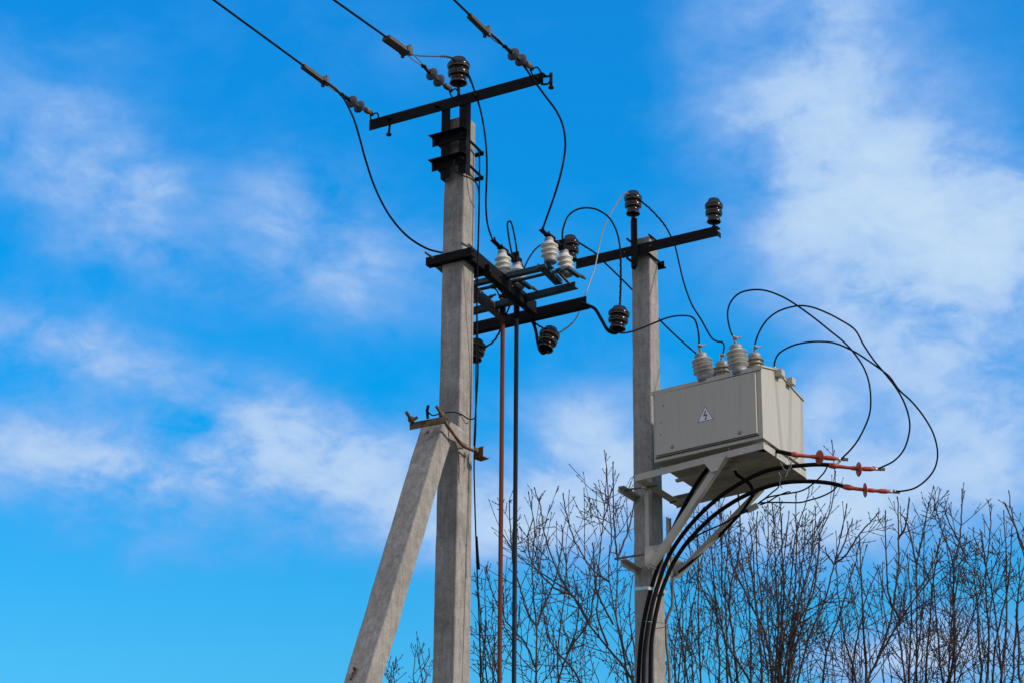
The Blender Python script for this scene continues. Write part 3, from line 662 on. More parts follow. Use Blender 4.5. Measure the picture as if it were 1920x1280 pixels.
wire('jumper_wire', [(983, 503), (985, 498), (991, 486), (1001, 471), (1013, 460.5), (1030, 454), (1050, 452), (1060, 454)], [tops['mf'][1]+.1, yy-.06], .0062, CABLE, 'thin black wire curving from the middle pole of the switch behind the right white insulator', group=J)
# towards the cabinet
BOXY = 17.75
Cn = W(1431.2, 820.2, BOXY)
Lc = H(1226.4, 866.7, Cn[2]); Dc = H(1510, 876.5, Cn[2])
eA = nrm(Lc-Cn); eB = nrm(Dc-Cn); nF = nrm(np.cross(eA, Z)); nF = -nF if nF[1] > 0 else nF
nS = nrm(np.cross(eB, Z)); nS = nS if nS[0] > 0 else -nS
def front(x, y, off=0): return PL(x, y, Cn+nF*off, nF)
def side(x, y, off=0): return PL(x, y, Cn+nS*off, nS)
yb = {1: front(1318, 700)[1]+.03, 2: front(1353, 700)[1]+.38, 3: front(1383, 690)[1]+.03, 4: front(1416, 690)[1]+.38}
wire('jumper_wire', [(1192, 371), (1205, 380.5), (1219, 392), (1239.6, 414), (1249, 427), (1257, 442), (1264, 456), (1268, 470), (1274, 497), (1283, 533), (1297, 571), (1315, 600), (1327, 622), (1336, 635), (1345, 640), (1353, 641), (1357.5, 647), (1357, 656), (1354, 666)], [pt[1]-.02, pt[1]+.12, yb[2], yb[2]], .0066, CABLE, 'black wire from the top insulator of the transformer pole to the back left bushing', group=J, binds=((0, .22, 8),), lugs=(1,))
wire('jumper_wire', [(1160, 623), (1168, 624.5), (1183, 622), (1193, 619), (1222, 607.5), (1251, 596), (1274, 592), (1294.6, 593.5), (1304, 602), (1308.5, 618), (1310.5, 634), (1310.5, 648)], [YR-.12, YR+.1, yb[1]], .0068, CABLE, 'black wire crossing in front of the transformer pole to the front left bushing', group=J, lugs=(1,))
wire('jumper_wire', [(1083, 454), (1098, 463), (1116, 475), (1134, 493), (1160, 518), (1185, 543), (1212, 573), (1240, 603), (1270, 632), (1300, 658), (1325, 680), (1338, 690)], [yy, 18.9, 19.05, yb[2]+.15], .0066, CABLE, 'straight black wire slanting behind the transformer pole to the far bushing', group=J, binds=((0, .2, 7),))

# ------------------------------------------------------------------ transformer cabinet
box = thing('transformer_cabinet', (Cn+Lc+(Dc-Cn))/2+0, 'cream metal high-voltage cabinet with warning triangle and ribbed bushings on the right pole', 'transformer cabinet')
Tn = front(1426, 688.8); hbx = Tn[2]-Cn[2]
Dv = Dc-Cn; Lv = Lc-Cn
s1 = side(1454.4, 694.8); f1 = .30
s2 = side(1506.8, 752.3); hb2 = s2[2]-Cn[2]
f1 = float(np.dot(s1-Cn, nrm(Dv)))/np.linalg.norm(Dv); hr = s1[2]-Cn[2]
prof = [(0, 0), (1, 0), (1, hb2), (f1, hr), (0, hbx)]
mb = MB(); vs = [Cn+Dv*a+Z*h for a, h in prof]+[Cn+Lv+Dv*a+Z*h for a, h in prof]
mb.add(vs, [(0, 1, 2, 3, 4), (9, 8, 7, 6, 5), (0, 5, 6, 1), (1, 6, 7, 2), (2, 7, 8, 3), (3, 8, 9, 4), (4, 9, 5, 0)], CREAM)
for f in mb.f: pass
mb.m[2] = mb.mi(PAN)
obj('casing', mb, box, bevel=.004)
dA = nrm(Lv); dB = nrm(Dv); LL = np.linalg.norm(Lv); DD = np.linalg.norm(Dv)
# roof sheet slightly proud
mb = MB(); o0 = Cn-dA*.010-dB*.010; n_l = LL+.02
rp_ = [(0, hbx+.003), (f1*DD+.010, hr+.003), (DD+.022, hb2-.0), (DD+.022, hb2+.012), (f1*DD+.012, hr+.016), (0, hbx+.016), ]
vs = [o0+dB*a+Z*h for a, h in rp_]+[o0+dA*n_l+dB*a+Z*h for a, h in rp_]; n = len(rp_)
mb.add(vs, [tuple(range(n)), tuple(range(2*n-1, n-1, -1))]+[(i, i+n, (i+1) % n+n, (i+1) % n) for i in range(n)], CREAM)
mb.bar(o0+Z*(hbx-.016), o0+dA*n_l+Z*(hbx-.016), [(0, 0), (.004, 0), (.004, .019), (0, .019)], dB, CREAM, Z)
obj('roof', mb, box)
# door
dz = [(1229, 741, ), (1417.5, 697.5), (1421.2, 812), (1231, 855)]
mb = MB(); qs = [front(*p, .0015) for p in (dz[3], dz[2], dz[1], dz[0])]; mb.hexa([q for q in qs]+[q+nF*.016 for q in qs], CREAM); door = obj('door', mb, box, bevel=.004)
mb = MB(); e0 = [front(1229.3, 858.5, .004), front(1423, 814.5, .004)]
mb.rect(e0[0], e0[1], .008, .005, Z, INK); obj('door_lip_shadow', mb, box)  # black strip paints the shade under the door's lower lip
for p in ((1260.3, 837), (1386.6, 810.5)):
    q = front(*p, .018); mb = MB(); mb.lathe(q, nF, [(.013, -.001), (.013, .003), (.010, .003), (.010, .0015), (.004, .0015), (.004, .004), (0, .004)], CAP, 14); mb.lathe(q-nF*.0005, nF, [(.015, 0), (.015, .001), (0, .001)], INK, 12); obj('screw', mb, door)
# rust chips under the roof edge and above the rail
RS = MB()
for x0, x1, y0 in ((1255, 1261, 734), (1266, 1277, 731), (1374, 1378, 704), (1392, 1416, 698.5), (1380, 1392, 834), (1388, 1398, 831.5)):
    a = front(x0, y0, .0022); c = front(x1, y0-(x1-x0)*.24, .0022); RS.rect(a, c, .003, .008, nF, RUST)
obj('rust_patch', RS, box)
for x, y in ((1243.5, 762), (1239, 793), (1239, 816)):
    mb = MB(); q = front(x, y, .018); mb.rect(q, q+Z*.014, .0015, .005, nF, INK); obj('scratch', mb, door)
# triangular warning plate
tri = [(1322.4, 761.3), (1308.3, 791.5), (1337.5, 785)]
c3 = sum(front(*p, .0185) for p in tri)/3
mb = MB(); t3 = [front(*p, .0178) for p in tri]; mb.add(t3+[q+nF*.0012 for q in t3], [(3, 4, 5), (2, 1, 0), (0, 1, 4, 3), (1, 2, 5, 4), (2, 0, 3, 5)], INK)
t4 = [c3+(front(*p, .0185)-c3)*.93+nF*.0012 for p in tri]; mb.add(t4, [(0, 1, 2)], SIGN)
t5 = [c3+(front(*p, .0185)-c3)*.0+nF*.002 for p in tri]
ls = [(1321.9, 769), (1318.4, 779.5), (1323.3, 777.8), (1322.2, 784), (1320.8, 784.6), (1322.6, 786.6), (1325.2, 783), (1323.9, 783.5), (1325.9, 775), (1321.2, 776.6), (1324.2, 768.3)]
mb.add([front(*p, .0205) for p in ls], [tuple(range(len(ls)))], INK)
obj('warning_sign', mb, box, label='white triangular warning plate with a black lightning bolt')
# lugs on the side
for x, y in ((1453.0+3.0, 701), (1476.5, 716.5)):
    q = side(x, y); mb = MB(); mb.rect(q-Z*.0-nS*.0, q+nS*.055, .062, .052, dB, CREAM); obj('side_lug', mb, box, bevel=.002)
# bushings
def bushing(bx, by, tx, ty, Y, n, r, m, Yt=None, term=None, base=True):
    bt = W(bx, by, Y); tp = W(tx, ty, Yt or Y); L = np.linalg.norm(tp-bt); ax = nrm(tp-bt)
    cr_ = .055
    pf = [(0, 0, CAP), (.058, 0, CAP), (.058, .055, CAP), (.050, .058)] if base else [(.05, 0), (.05, .03)]
    z0 = pf[-1][1]+.004; st = (L-.042-z0)/n
    for k in range(n):
        z = z0+k*st
        cc = .040 if base else .054
        pf += [(cc, z), (cc, z+st*.50), (r*.80, z+st*.53), (r*.99, z+st*.50), (r, z+st*.57), (r*.97, z+st*.62), (cc+.012, z+st*.70), (cc, z+st*.80)]
    pf += [(.046, L-.036), (cr_*.86, L-.034, CAP), (cr_*.9, L-.008, CAP), (cr_*.8, L, CAP), (0, L)]
    b = MB(); b.lathe(bt, ax, pf, m, 32); o = obj('bushing', b, box)
    if term:
        b = MB(); e = W(*term, Y); b.rect(tp-ax*.002, e, .022, .005, -A, LUG); bolt(b, tp+(e-tp)*.72+nF*.004, -A, CAP, .011, .03); bolt(b, tp+(e-tp)*.35+nF*.003, nF, INK, .004, .003); obj('terminal', b, o)
    return o
bushing(1323, 716, 1313.5, 664, yb[1], 4, .079, WHITE, term=(1309.5, 644))
bushing(1387.5, 703, 1379, 648, yb[3], 4, .079, WHITE, term=(1375, 630))
bushing(1356, 720, 1353, 679, yb[2], 3, .068, TAN, term=(1352, 662), base=False)
bushing(1418, 712, 1414.5, 664, yb[4], 4, .068, TAN, term=(1414.5, 648), base=False)
bushing(1340, 738, 1339, 700, yb[2]+.12, 3, .066, TAN, term=(1338, 690), base=False)
bushing(1449, 735, 1450, 702, yb[4]+.12, 3, .066, TAN, term=(1451.5, 690), base=False)
def zz(pts, s=3.1227, ox=1340, oy=530): return [(ox+x/s, oy+y/s) for x, y in pts]
LW = 'black leads looping from bushings to cable ends'
YT = [17.80, 17.86, 17.95]
wire('bushing_lead', zz([(112, 318), (95, 290), (78, 220), (78, 160), (100, 105), (150, 60), (230, 42), (310, 50), (400, 85), (480, 133), (580, 205), (680, 285), (760, 350), (820, 415), (875, 500), (905, 590), (914, 700), (900, 790), (850, 900), (800, 970), (745, 1025), (733, 1040)]), [yb[3], yb[3]-.1, YT[0]-.1, YT[0]], .0066, CABLE, 'black lead from the front right bushing to the upper red cable end', group=LW, lugs=(0, 1))
wire('bushing_lead', zz([(236, 372), (240, 345), (265, 280), (310, 215), (380, 165), (480, 137), (560, 142), (640, 170), (730, 215), (820, 275), (870, 360), (930, 450), (985, 515), (1060, 610), (1110, 700), (1138, 790), (1140, 870), (1110, 970), (1050, 1040), (965, 1082), (950, 1084)]), [yb[4], yb[4]-.1, YT[1]-.1, YT[1]], .0066, CABLE, 'black lead from the back right bushing to the middle red cable end', group=LW, lugs=(0, 1))
wire('bushing_lead', zz([(350, 500), (352, 460), (380, 410), (450, 370), (530, 350), (620, 344), (710, 355), (810, 398), (900, 455), (985, 515), (1030, 555), (1080, 625), (1150, 690), (1220, 775), (1280, 880), (1305, 990), (1290, 1080), (1240, 1150), (1170, 1200), (1095, 1217), (1050, 1217)]), [yb[4]+.15, yb[4], YT[2]-.1, YT[2]], .0066, CABLE, 'longest black lead, from behind the cabinet roof to the lowest red cable end', group=LW, lugs=(0, 1))

# ------------------------------------------------------------------ bracket under the cabinet
brk = thing('cabinet_bracket', M2(0, -.1, Cn[2]-.5), 'cream steel bracket with two diagonal struts holding the cabinet on the pole', 'steel bracket')
P0 = W(1431.6, 827.5, BOXY-.012); zb = P0[2]
PLf = H(1190, 889.5, zb); PRb = H(1512, 883.5, zb); PLb = PLf+(PRb-P0)*.93
hR = .052
def rail(a, c, inward, w_=.05, drop=hR, m=CREAM, bot=False):
    mb = MB(); t_ = .006
    pf = [(0, 0), (t_, 0), (t_, -drop+t_), (w_, -drop+t_), (w_, -drop), (0, -drop)] if bot else [(0, 0), (w_, 0), (w_, -t_), (t_, -t_), (t_, -drop), (0, -drop)]
    mb.bar(a, c, pf, inward, m, Z); obj('rail', mb, brk)
rail(PLf, P0, dB); rail(P0-nS*.001, PRb, -nS*1.0); rail(PLf+dB*.001, PLb, nS, .075, .045, bot=True); rail(PLb+Z*.026, PRb+Z*.026, -dB, drop=.085)
for f in (.36, .78):
    a = P0+(PRb-P0)*f-Z*.006; c = PLf+(PLb-PLf)*f-Z*.006
    mb = MB(); c = a+(c-a)*.80; mb.bar(a, c, [(0, 0), (.03, 0), (.03, -.02), (0, -.02)], dB, PAN, Z); obj('cross_rib', mb, brk)
# struts
fs0 = PL(1357, 853, P0-nF*.0, nF)
ft = W(1221, 1056, 18.42)
mb = MB(); mb.bar(fs0, ft, [(-.024, 0), (.024, 0), (.024, .006), (-.018, .006), (-.018, .045), (-.024, .045)], nrm(dA+Z*.6), CREAM, dB); obj('strut', mb, brk)
mb = MB(); gq = [PL(x, y, P0+nF*.003, nF) for x, y in ((1316, 862), (1363, 851), (1345, 882), (1334, 884))]; mb.hexa([q-dB*.0 for q in gq]+[q+nF*.005 for q in gq], CREAM); obj('gusset', mb, brk)
mb = MB(); gq = [W(x, y, 18.47) for x, y in ((1209.5, 1062), (1231, 1065), (1250, 1018), (1209.5, 1025))]; mb.hexa(gq+[q+nF*.006 for q in gq], CREAM)
mb.bar(W(1210, 1061, 18.47), W(1230, 1067, 18.47), [(0, 0), (.05, 0), (.05, .005), (0, .005)], -nF*-1, CREAM, Z); obj('gusset', mb, brk)
bs0 = PLb+(PRb-PLb)*.655-Z*(hR-.01); bt_ = W(1264, 1079, 18.95)
mb = MB(); mb.bar(bs0, bt_, [(-.018, 0), (.018, 0), (.018, .006), (-.012, .006), (-.012, .04), (-.018, .04)], nrm(dA+Z*.6), CREAM, dB); obj('strut', mb, brk)
mb = MB(); gq = [W(x, y, 18.96) for x, y in ((1257, 1040), (1283, 1054), (1280, 1060), (1262, 1080))]; mb.hexa(gq+[q+nF*.006 for q in gq], CREAM); obj('gusset', mb, brk)
# upright angles against the pole
zt, zl = PLf[2]-.02, W(1212, 1062, 18.6)[2]
q = W(1209, 960, 18.60)
mb = MB(); mb.bar(np.array([q[0], q[1], zl]), np.array([q[0], q[1], zt]), [(0, 0), (.032, 0), (.032, .006), (.006, .006), (.006, .05), (0, .05)], -A, CREAM, B); obj('upright_angle', mb, brk)
q = W(1259, 985, 18.92)
mb = MB(); mb.bar(np.array([q[0], q[1], zl]), np.array([q[0], q[1], zt-.16]), [(0, 0), (.02, 0), (.02, .05), (.014, .05), (.014, .006), (0, .006)], A, CREAM, -B); obj('upright_angle', mb, brk)
for yL, yR_, x1 in ((919, 909.5, 1232), (1046, 1038, 1209)):
    mb = MB(); a = W(1158.5 if yL < 1000 else 1152.5, yL+.5 if yL < 1000 else 1047, 18.66); c = W(x1, yR_, 18.56); mb.tube([a, c], .0085, CONDUIT, 8)
    mb.lathe(W(1171 if yL < 1000 else 1172, yL-2, 18.64), nrm(a-c), [(0, 0), (.018, 0), (.018, .014), (0, .014)], LUG, 6)
    if yL < 1000: bolt(mb, W(1213, 912.5, 18.57), nrm(a-c), LUG, .016, .02)
    obj('clamp_rod', mb, brk)
    a = W(1159 if yL < 1000 else 1163, yL-8 if yL < 1000 else yL+2, 18.58); d_ = B
    mb = MB(); mb.bar(a, a+B*.36, [(0, 0), (.05, 0), (.05, -.006), (.006, -.006), (.006, -.045), (0, -.045)][::1], -A, CREAM, Z); obj('clamp_angle', mb, brk)
mb = MB(); mb.tube([W(1256, 939, 18.95), W(1267, 937.5, 18.9)], .010, BLACK, 8); mb.lathe(W(1259, 938.6, 18.94), A, [(0, -.01), (.02, -.01), (.02, .01), (0, .01)], BLACK, 6); obj('clamp_rod', mb, brk)

# gland under the casing
q = H(1377, 868, Cn[2]); mb = MB(); mb.lathe(q, -Z, [(0, 0), (.034, 0), (.034, .006), (.026, .008), (.026, .05), (.02, .055), (0, .055)], LUG, 16); obj('cable_gland', mb, box)

# ------------------------------------------------------------------ power cables with red terminations
CG = 'black power cables curving down the pole'
def power_cable(px, Ys, tpx, disc, dn, Yt, label):
    P = path(px, Ys, 8); b = MB(); b.tube(P, .0157, CABLE, 12); o = obj('power_cable', b, origin=P[0]); tag(o, label, 'cable', CG)
    T = [W(x, y, Yt) for x, y in tpx]
    T = spline(T, 4); n = len(T)
    rs = [(.0175 if f < .04 else .0215 if f < .16 else .0185 if f < .2 else .0135 if f < .55 else .0165 if f < .62 else .0135 if f < .74 else .018 if f < .98 else .013) for f in np.linspace(0, 1, n)]
    T2 = [T[0]+(T[-1]-T[0])*f for f in np.linspace(0, 1, 40)]
    T2 = [T[min(int(f*(n-1)), n-2)]*(1-(f*(n-1)-min(int(f*(n-1)), n-2)))+T[min(int(f*(n-1)), n-2)+1]*(f*(n-1)-min(int(f*(n-1)), n-2)) for f in np.linspace(0, 1, 44)]
    rs = [float(np.interp(f, [0, .04, .06, .14, .22, .5, .56, .62, .68, .76, .80, .95, 1], [.017, .0185, .0215, .0215, .0145, .0125, .0165, .0165, .0125, .0135, .0175, .0175, .0125])) for f in np.linspace(0, 1, 44)]
    b = MB(); b.tube(T2, rs, RED, 14); t = obj('termination', b, o)
    c = W(*disc, Yt); b = MB(); b.lathe(c-np.asarray(dn)*.006, dn, [(.014, -.008), (.03, 0), (.050, .004), (.054, .008), (.050, .011), (.03, .012), (.014, .018)], RED, 28); obj('rain_shed', b, t)
    d = nrm(T[-1]-T[-2]); b = MB(); b.tube([T[-1], T[-1]+d*.03], .0125, LUG, 12); b.rect(T[-1]+d*.025, T[-1]+d*.085, .024, .006, nrm(UP), ALU)
    bolt(b, T[-1]+d*.055-UP*.012, UP, GREY, .009, .014); obj('lug', b, o)
    return o
d3 = RT
power_cable([(1487, 851.5), (1462, 846), (1440, 843), (1415, 842), (1390, 846), (1360, 856), (1338, 868), (1322, 884), (1305, 908), (1288, 938), (1270, 974), (1258, 1000), (1247, 1028), (1237, 1052), (1226, 1085), (1214, 1130), (1205, 1175), (1199, 1230), (1196, 1300)],
            [17.82, 18.2, 18.35, 18.48, 18.46, 18.46], [(1484, 850.5), (1505, 853.5), (1535, 856), (1568.5, 859)], (1537, 856.5), nrm(-RT+UP*.10-FW*.55), 17.80, 'black cable at the left of the bundle, ending in the upper red termination')
power_cable([(1560, 871), (1530, 870), (1500, 872), (1470, 875), (1440, 881), (1410, 893), (1378, 911), (1350, 930), (1318, 958), (1292, 986), (1268, 1018), (1251, 1048), (1237, 1085), (1224, 1130), (1214, 1180), (1208, 1230), (1206, 1300)],
            [17.88, 18.0, 18.2, 18.42, 18.44, 18.44], [(1554, 871.5), (1580, 874.5), (1608, 877.5), (1637.5, 878.5)], (1610.5, 879), nrm(-RT+UP*.03-FW*.28), 17.86, 'black cable in the middle of the bundle, ending in the middle red termination')
power_cable([(1586, 912), (1560, 905.5), (1530, 902), (1500, 901.5), (1470, 904), (1440, 911), (1408, 923), (1375, 940), (1340, 964), (1310, 992), (1285, 1020), (1264, 1052), (1250, 1082), (1238, 1115), (1228, 1160), (1221, 1210), (1219, 1300)],
            [17.97, 18.05, 18.25, 18.44, 18.46, 18.46], [(1580.4, 911), (1610, 916), (1640, 919), (1665.5, 920.5)], (1622.4, 918), nrm(-RT-FW*.14), 17.95, 'black cable at the right of the bundle, ending in the lowest red termination')
wire('gland_cable', [(1377, 876), (1381, 888), (1392, 896), (1403, 904), (1410, 914), (1412, 925), (1404, 940), (1388, 962), (1365, 986), (1340, 1012), (1312, 1038), (1290, 1058), (1272, 1072)], [H(1377, 868, Cn[2])[1], 18.45, 18.85, 18.9], .012, CABLE, 'black cable from the gland under the cabinet down along the rear strut', 'cable')
wire('conduit_pipe', [(1266, 1073), (1262, 1085), (1261, 1110), (1260, 1135), (1254, 1150), (1249, 1170), (1249.5, 1205), (1254, 1245), (1256, 1300)], [18.92, 18.98], .0105, CONDUIT, 'grey conduit running down the right edge of the transformer pole', 'pipe')
b = MB(); 
for k in (0,):
    pass
# band clips
for y0, wd, m, lab, pxs in ((1102, .012, LUG, 'pale metal band strapping the cables to the transformer pole', [(1188, 1103), (1200, 1102), (1212, 1101), (1225, 1103), (1240, 1106), (1249, 1109), (1251, 1108)]),
                        (1165, .003, CONDUIT, 'thin wire tie round the transformer pole below the pale band', [(1188, 1164), (1200, 1164), (1212, 1164), (1225, 1165), (1240, 1167), (1252, 1171)])):
    P = path(pxs, [18.78, 18.45, 18.40, 18.60, 18.9], 6)
    b = MB(); n = len(P); vs = [p+Z*wd for p in P]+[p-Z*wd for p in P]; vs += [p+B*.003+Z*wd for p in P]+[p+B*.003-Z*wd for p in P]
    b.add(vs, [(i, i+1, n+i+1, n+i) for i in range(n-1)]+[(3*n+i, 3*n+i+1, 2*n+i+1, 2*n+i) for i in range(n-1)]+[(i, 2*n+i, 2*n+i+1, i+1) for i in range(n-1)]+[(n+i, n+i+1, 3*n+i+1, 3*n+i) for i in range(n-1)], m)
    o = obj('band_clip', b); tag(o, lab, 'clip')
    if wd > .01:
        b = MB(); bolt(b, W(1205, 1100, 18.52), -B, INK, .012, .01); obj('buckle', b, o)
# tie wires under the cabinet
T_ = 'thin grey tie wires'
for lab, pxs in (('thin grey tie wire hanging the upper cable end from the cabinet edge', [(1477, 848), (1479, 862), (1484, 870), (1478, 882), (1470, 878), (1463, 866)]),
                 ('thin grey tie wire crossing over the middle cable', [(1500, 854), (1488, 862), (1480, 874), (1476, 886), (1472, 894)]),
                 ('thin grey tie wire holding the lowest cable under the cabinet', [(1460, 884), (1464, 894), (1462, 905), (1466, 914), (1463, 908)]),
                 ('thin grey wire loop round the front rail of the bracket', [(1366, 838), (1368, 846), (1370, 853), (1367, 851)])):
    wire('tie_wire', pxs, [17.9, 17.95] if pxs[0][0] > 1400 else [17.93, 17.93], .0035, CAP, lab, 'wire', T_, n=5, seg=6)
# small junction box and its earthing leads
jb = W(1411, 951, 18.05); t = thing('junction_box', jb, 'small grey cable connector box hanging in the thin leads below the cabinet', 'junction box')
b = MB(); dd = nrm(W(1422, 946, 18.05)-W(1402, 956, 18.05)); b.rect(jb-dd*.042, jb+dd*.042, .042, .03, UP, PLASTIC); obj('body', b, t, bevel=.004)
b = MB(); b.rect(jb-dd*.045-UP*.014, jb+dd*.045-UP*.014, .006, .036, UP, PLASTIC); obj('lid', b, t)
b = MB(); b.tube([jb-dd*.04, jb-dd*.10], [.013, .008], CABLE, 8); obj('grommet', b, t)
EG = 'thin leads at the junction box'
for lab, pxs, r in (('thin lead from the junction box up to the middle cable end', [(1421, 944), (1436, 933), (1455, 928), (1480, 924), (1500, 920), (1515, 913), (1530, 901), (1545, 885), (1551, 874)], .0058),
                    ('thin lead from the junction box sweeping to the lowest cable end', [(1424, 942), (1440, 941), (1470, 941), (1500, 941), (1520, 936), (1540, 930), (1560, 920), (1572, 908)], .0058),
                    ('thin lead from the junction box up to the tie under the cabinet', [(1421, 943), (1436, 932), (1448, 922), (1458, 914), (1462, 906)], .005),
                    ('thin branching lead from the junction box that joins the upper one', [(1424, 946), (1440, 940), (1456, 930), (1474, 922), (1482, 921)], .005),
                    ('thin black lead running from the junction box down behind the rear strut', [(1402, 955), (1385, 964), (1360, 979), (1335, 990), (1308, 1003), (1285, 1023), (1268, 1045), (1256, 1062)], .006)):
    wire('thin_lead', pxs, [18.05, 17.95] if pxs[-1][0] > 1440 else [18.05, 18.6], r, CABLE, lab, 'wire', EG, n=6, seg=6)

# ------------------------------------------------------------------ bare trees
rnd = random.Random(7)
def jit(v, s): return v+np.array([rnd.gauss(0, s), rnd.gauss(0, s), rnd.gauss(0, s)])
def twig(mb, p, d, L, r, depth):
    """one slender twig with opposite side twigs and small buds"""
    n = max(3, int(L/.07)); pts = [p]; dd = d.copy(); st = L/n
    bend = np.array([rnd.gauss(0, .03), rnd.gauss(0, .03), 0.0])
    for i in range(n):
        dd = nrm(dd+np.array([0, 0, .05])+bend+np.array([rnd.gauss(0, .025), rnd.gauss(0, .025), rnd.gauss(0, .02)])); pts.append(pts[-1]+dd*st)
    rs = [max(.0031, r*(1-.6*i/n)) for i in range(n+1)]
    mb.tube(pts, rs, BARK, 4, False)
    e = pts[-1]; mb.tube([e-dd*.006, e+dd*.008, e+dd*.024], [.0032, .0056, .0012], BARK, 4, False)
    for k in range(1, n):
        q = pts[k]; t = nrm(pts[k+1]-pts[k]); th = rnd.uniform(0, math.pi); u = nrm(np.cross(t, [math.cos(th), math.sin(th), .1]))
        if depth > 0 and rnd.random() < .42:
            for sg in (-1, 1):
                if rnd.random() < .8:
                    l2 = L*rnd.uniform(.25, .55)*(1-.5*k/n)
                    if l2 > .06: twig(mb, q, nrm(t*.75+u*sg*rnd.uniform(.5, .8)), l2, rs[k]*.75, depth-1)
        elif rnd.random() < .42:
            for sg in (-1, 1): mb.tube([q, q+nrm(t*.7+u*sg)*rnd.uniform(.012, .022)], [.0042, .0016], BARK, 3, False)
def leader(mb, px, Y, r0, r1, dens=1.0, sub=1, Ye=None):
    P = path(px, [Y, Ye if Ye else Y+rnd.uniform(-.35, .35)], 6)
    n = len(P)
    P = [p if i in (0,) else jit(p, .0025) for i, p in enumerate(P)]
    Ltot = sum(np.linalg.norm(P[i+1]-P[i]) for i in range(n-1))
    rs = [r0+(r1-r0)*(i/(n-1))**.8 for i in range(n)]
    mb.tube(P, rs, BARK, 6, False)
    e = P[-1]; d = nrm(P[-1]-P[-2]); mb.tube([e-d*.01, e+d*.008, e+d*.028], [r1, r1*1.4, .0015], BARK, 4, False)
    s = 0; nxt = rnd.uniform(.04, .12)
    for i in range(n-1):
        s += np.linalg.norm(P[i+1]-P[i])
        if s > nxt:
            t = nrm(P[i+1]-P[i]); th = rnd.uniform(0, math.pi); u = nrm(np.cross(t, [math.cos(th), math.sin(th), .1])); rem = Ltot-s
            long_ = rnd.random() < .42
            for sg in (-1, 1):
                if rnd.random() < .8:
                    L = rnd.choice((.3, .45, .6, .75))*rnd.uniform(.8, 1.2) if long_ else rnd.choice((.03, .05, .09, .16, .24))*rnd.uniform(.8, 1.2)
                    L = min(L, .10+rem*.85)
                    twig(mb, P[i], nrm(t*.9+u*sg*rnd.uniform(.5, 1.15)), L, min(rs[i]*.55, .0056), sub if L > .16 else 0)
            nxt = s+rnd.uniform(.09, .20)/dens
def tree(label, Y, leaders, wide=0, r0=.016, trunk_px=None, dens=1.0):
    xs = [l[0][0] for l in leaders]; xc = trunk_px or sum(xs)/len(xs)
    ft_ = W(xc, 1300, Y); base = np.array([ft_[0], Y, 0.])
    t = thing('bare_tree', base, label, 'tree', 'bare trees behind the poles')
    fork = np.array([ft_[0], Y, ft_[2]-1.9])
    b = MB(); tp = [base, base*(2/3)+fork/3+np.array([.05, 0, 0]), base/3+fork*2/3-np.array([.03, .02, 0]), fork]
    b.tube(spline(tp, 4), list(np.interp(np.linspace(0, 1, 13), [0, 1], [.13, .055])), BARK2, 10); obj('trunk', b, t)
    b = MB()
    for L in leaders:
        if L[0][1] > 1270:
            s = W(L[0][0], L[0][1], Y); dirn = nrm(W(L[0][0], L[0][1], Y)-W(L[1][0], L[1][1], Y))
            p1 = s+dirn*.5
            b.tube(spline([fork, (fork+p1)/2+np.array([rnd.gauss(0, .03), 0, 0]), p1, s], 4), list(np.interp(np.linspace(0, 1, 13), [0, 1], [.035, r0])), BARK, 6, False)
            leader(b, L, Y, r0*rnd.uniform(.65, 1.0), .0048, dens)
        else:
            leader(b, L, Y, r0*.75, .0058, dens)
    obj('branches', b, t)
    return t
def rl(x0, x1, top, bow=0, y0=1300):
    """an upright leader with a slight bow"""
    n = 5; return [(x0+(x1-x0)*(k/n)**1.15+bow*math.sin(math.pi*k/n)+rnd.uniform(-3, 3), y0+(top-y0)*k/n) for k in range(n+1)]
tree('bare tree showing only a few twig tips between the leaning strut and braced pole', 26.5, [rl(742, 744, 1238, -4), rl(735, 728, 1262), rl(775, 776, 1226, 2), rl(795, 806, 1216, -3), rl(790, 792, 1252)], r0=.007, dens=.8)
tree('thin bare tree just right of the braced pole, behind the earthing wires', 25.5, [rl(905, 893, 1075, 4), rl(918, 914, 1062, -6), rl(935, 895, 1110, -8), rl(925, 922, 1130, 3), rl(900, 903, 1160, 2), rl(945, 905, 1170, -4),
     [(960, 1200), (945, 1170), (935, 1140), (920, 1100), (912, 1065)]], r0=.009)
tree('bare tree with a forked stem right of the dark operating pipe', 24.5, [[(1005, 1300), (1005, 1240), (1006, 1175), (1000, 1120), (998, 1060), (1002, 990), (992, 925)],
     [(1006, 1175), (988, 1145), (975, 1100), (962, 1055), (958, 1010), (955, 945), (957, 938)], [(1006, 1175), (1022, 1130), (1038, 1095), (1048, 1055), (1055, 1010), (1053, 985)],
     [(1003, 1250), (985, 1205), (962, 1180), (945, 1155), (945, 1115)]], r0=.014)
tree('bare tree whose long limb slants up leftwards from the foot of the transformer pole', 26.0, [[(1200, 1300), (1170, 1250), (1105, 1170), (1075, 1117), (1040, 1090), (1000, 1063), (965, 1035), (945, 1005)],
     [(1105, 1168), (1085, 1130), (1070, 1112), (1050, 1080), (1030, 1030), (1018, 985), (1014, 950), (1002, 915)], [(1070, 1113), (1048, 1106), (1020, 1082), (996, 1050), (990, 1010), (998, 975)], [(1140, 1210), (1120, 1150), (1125, 1090), (1118, 1050)]], r0=.018, trunk_px=1215)
tree('bare tree with paired upswept limbs midway between the operating pipes and the transformer pole', 25.2, [[(1040, 1300), (1064, 1226), (1103, 1165), (1112, 1120), (1122, 1060), (1128, 1004), (1135, 935), (1137, 880)],
     [(1050, 1300), (1045, 1240), (1050, 1180), (1058, 1120), (1062, 1070), (1060, 1040)], [(1100, 1300), (1075, 1255), (1040, 1215), (1025, 1185), (1020, 1150)], [(1064, 1226), (1080, 1180), (1085, 1130), (1075, 1080)]], r0=.014)
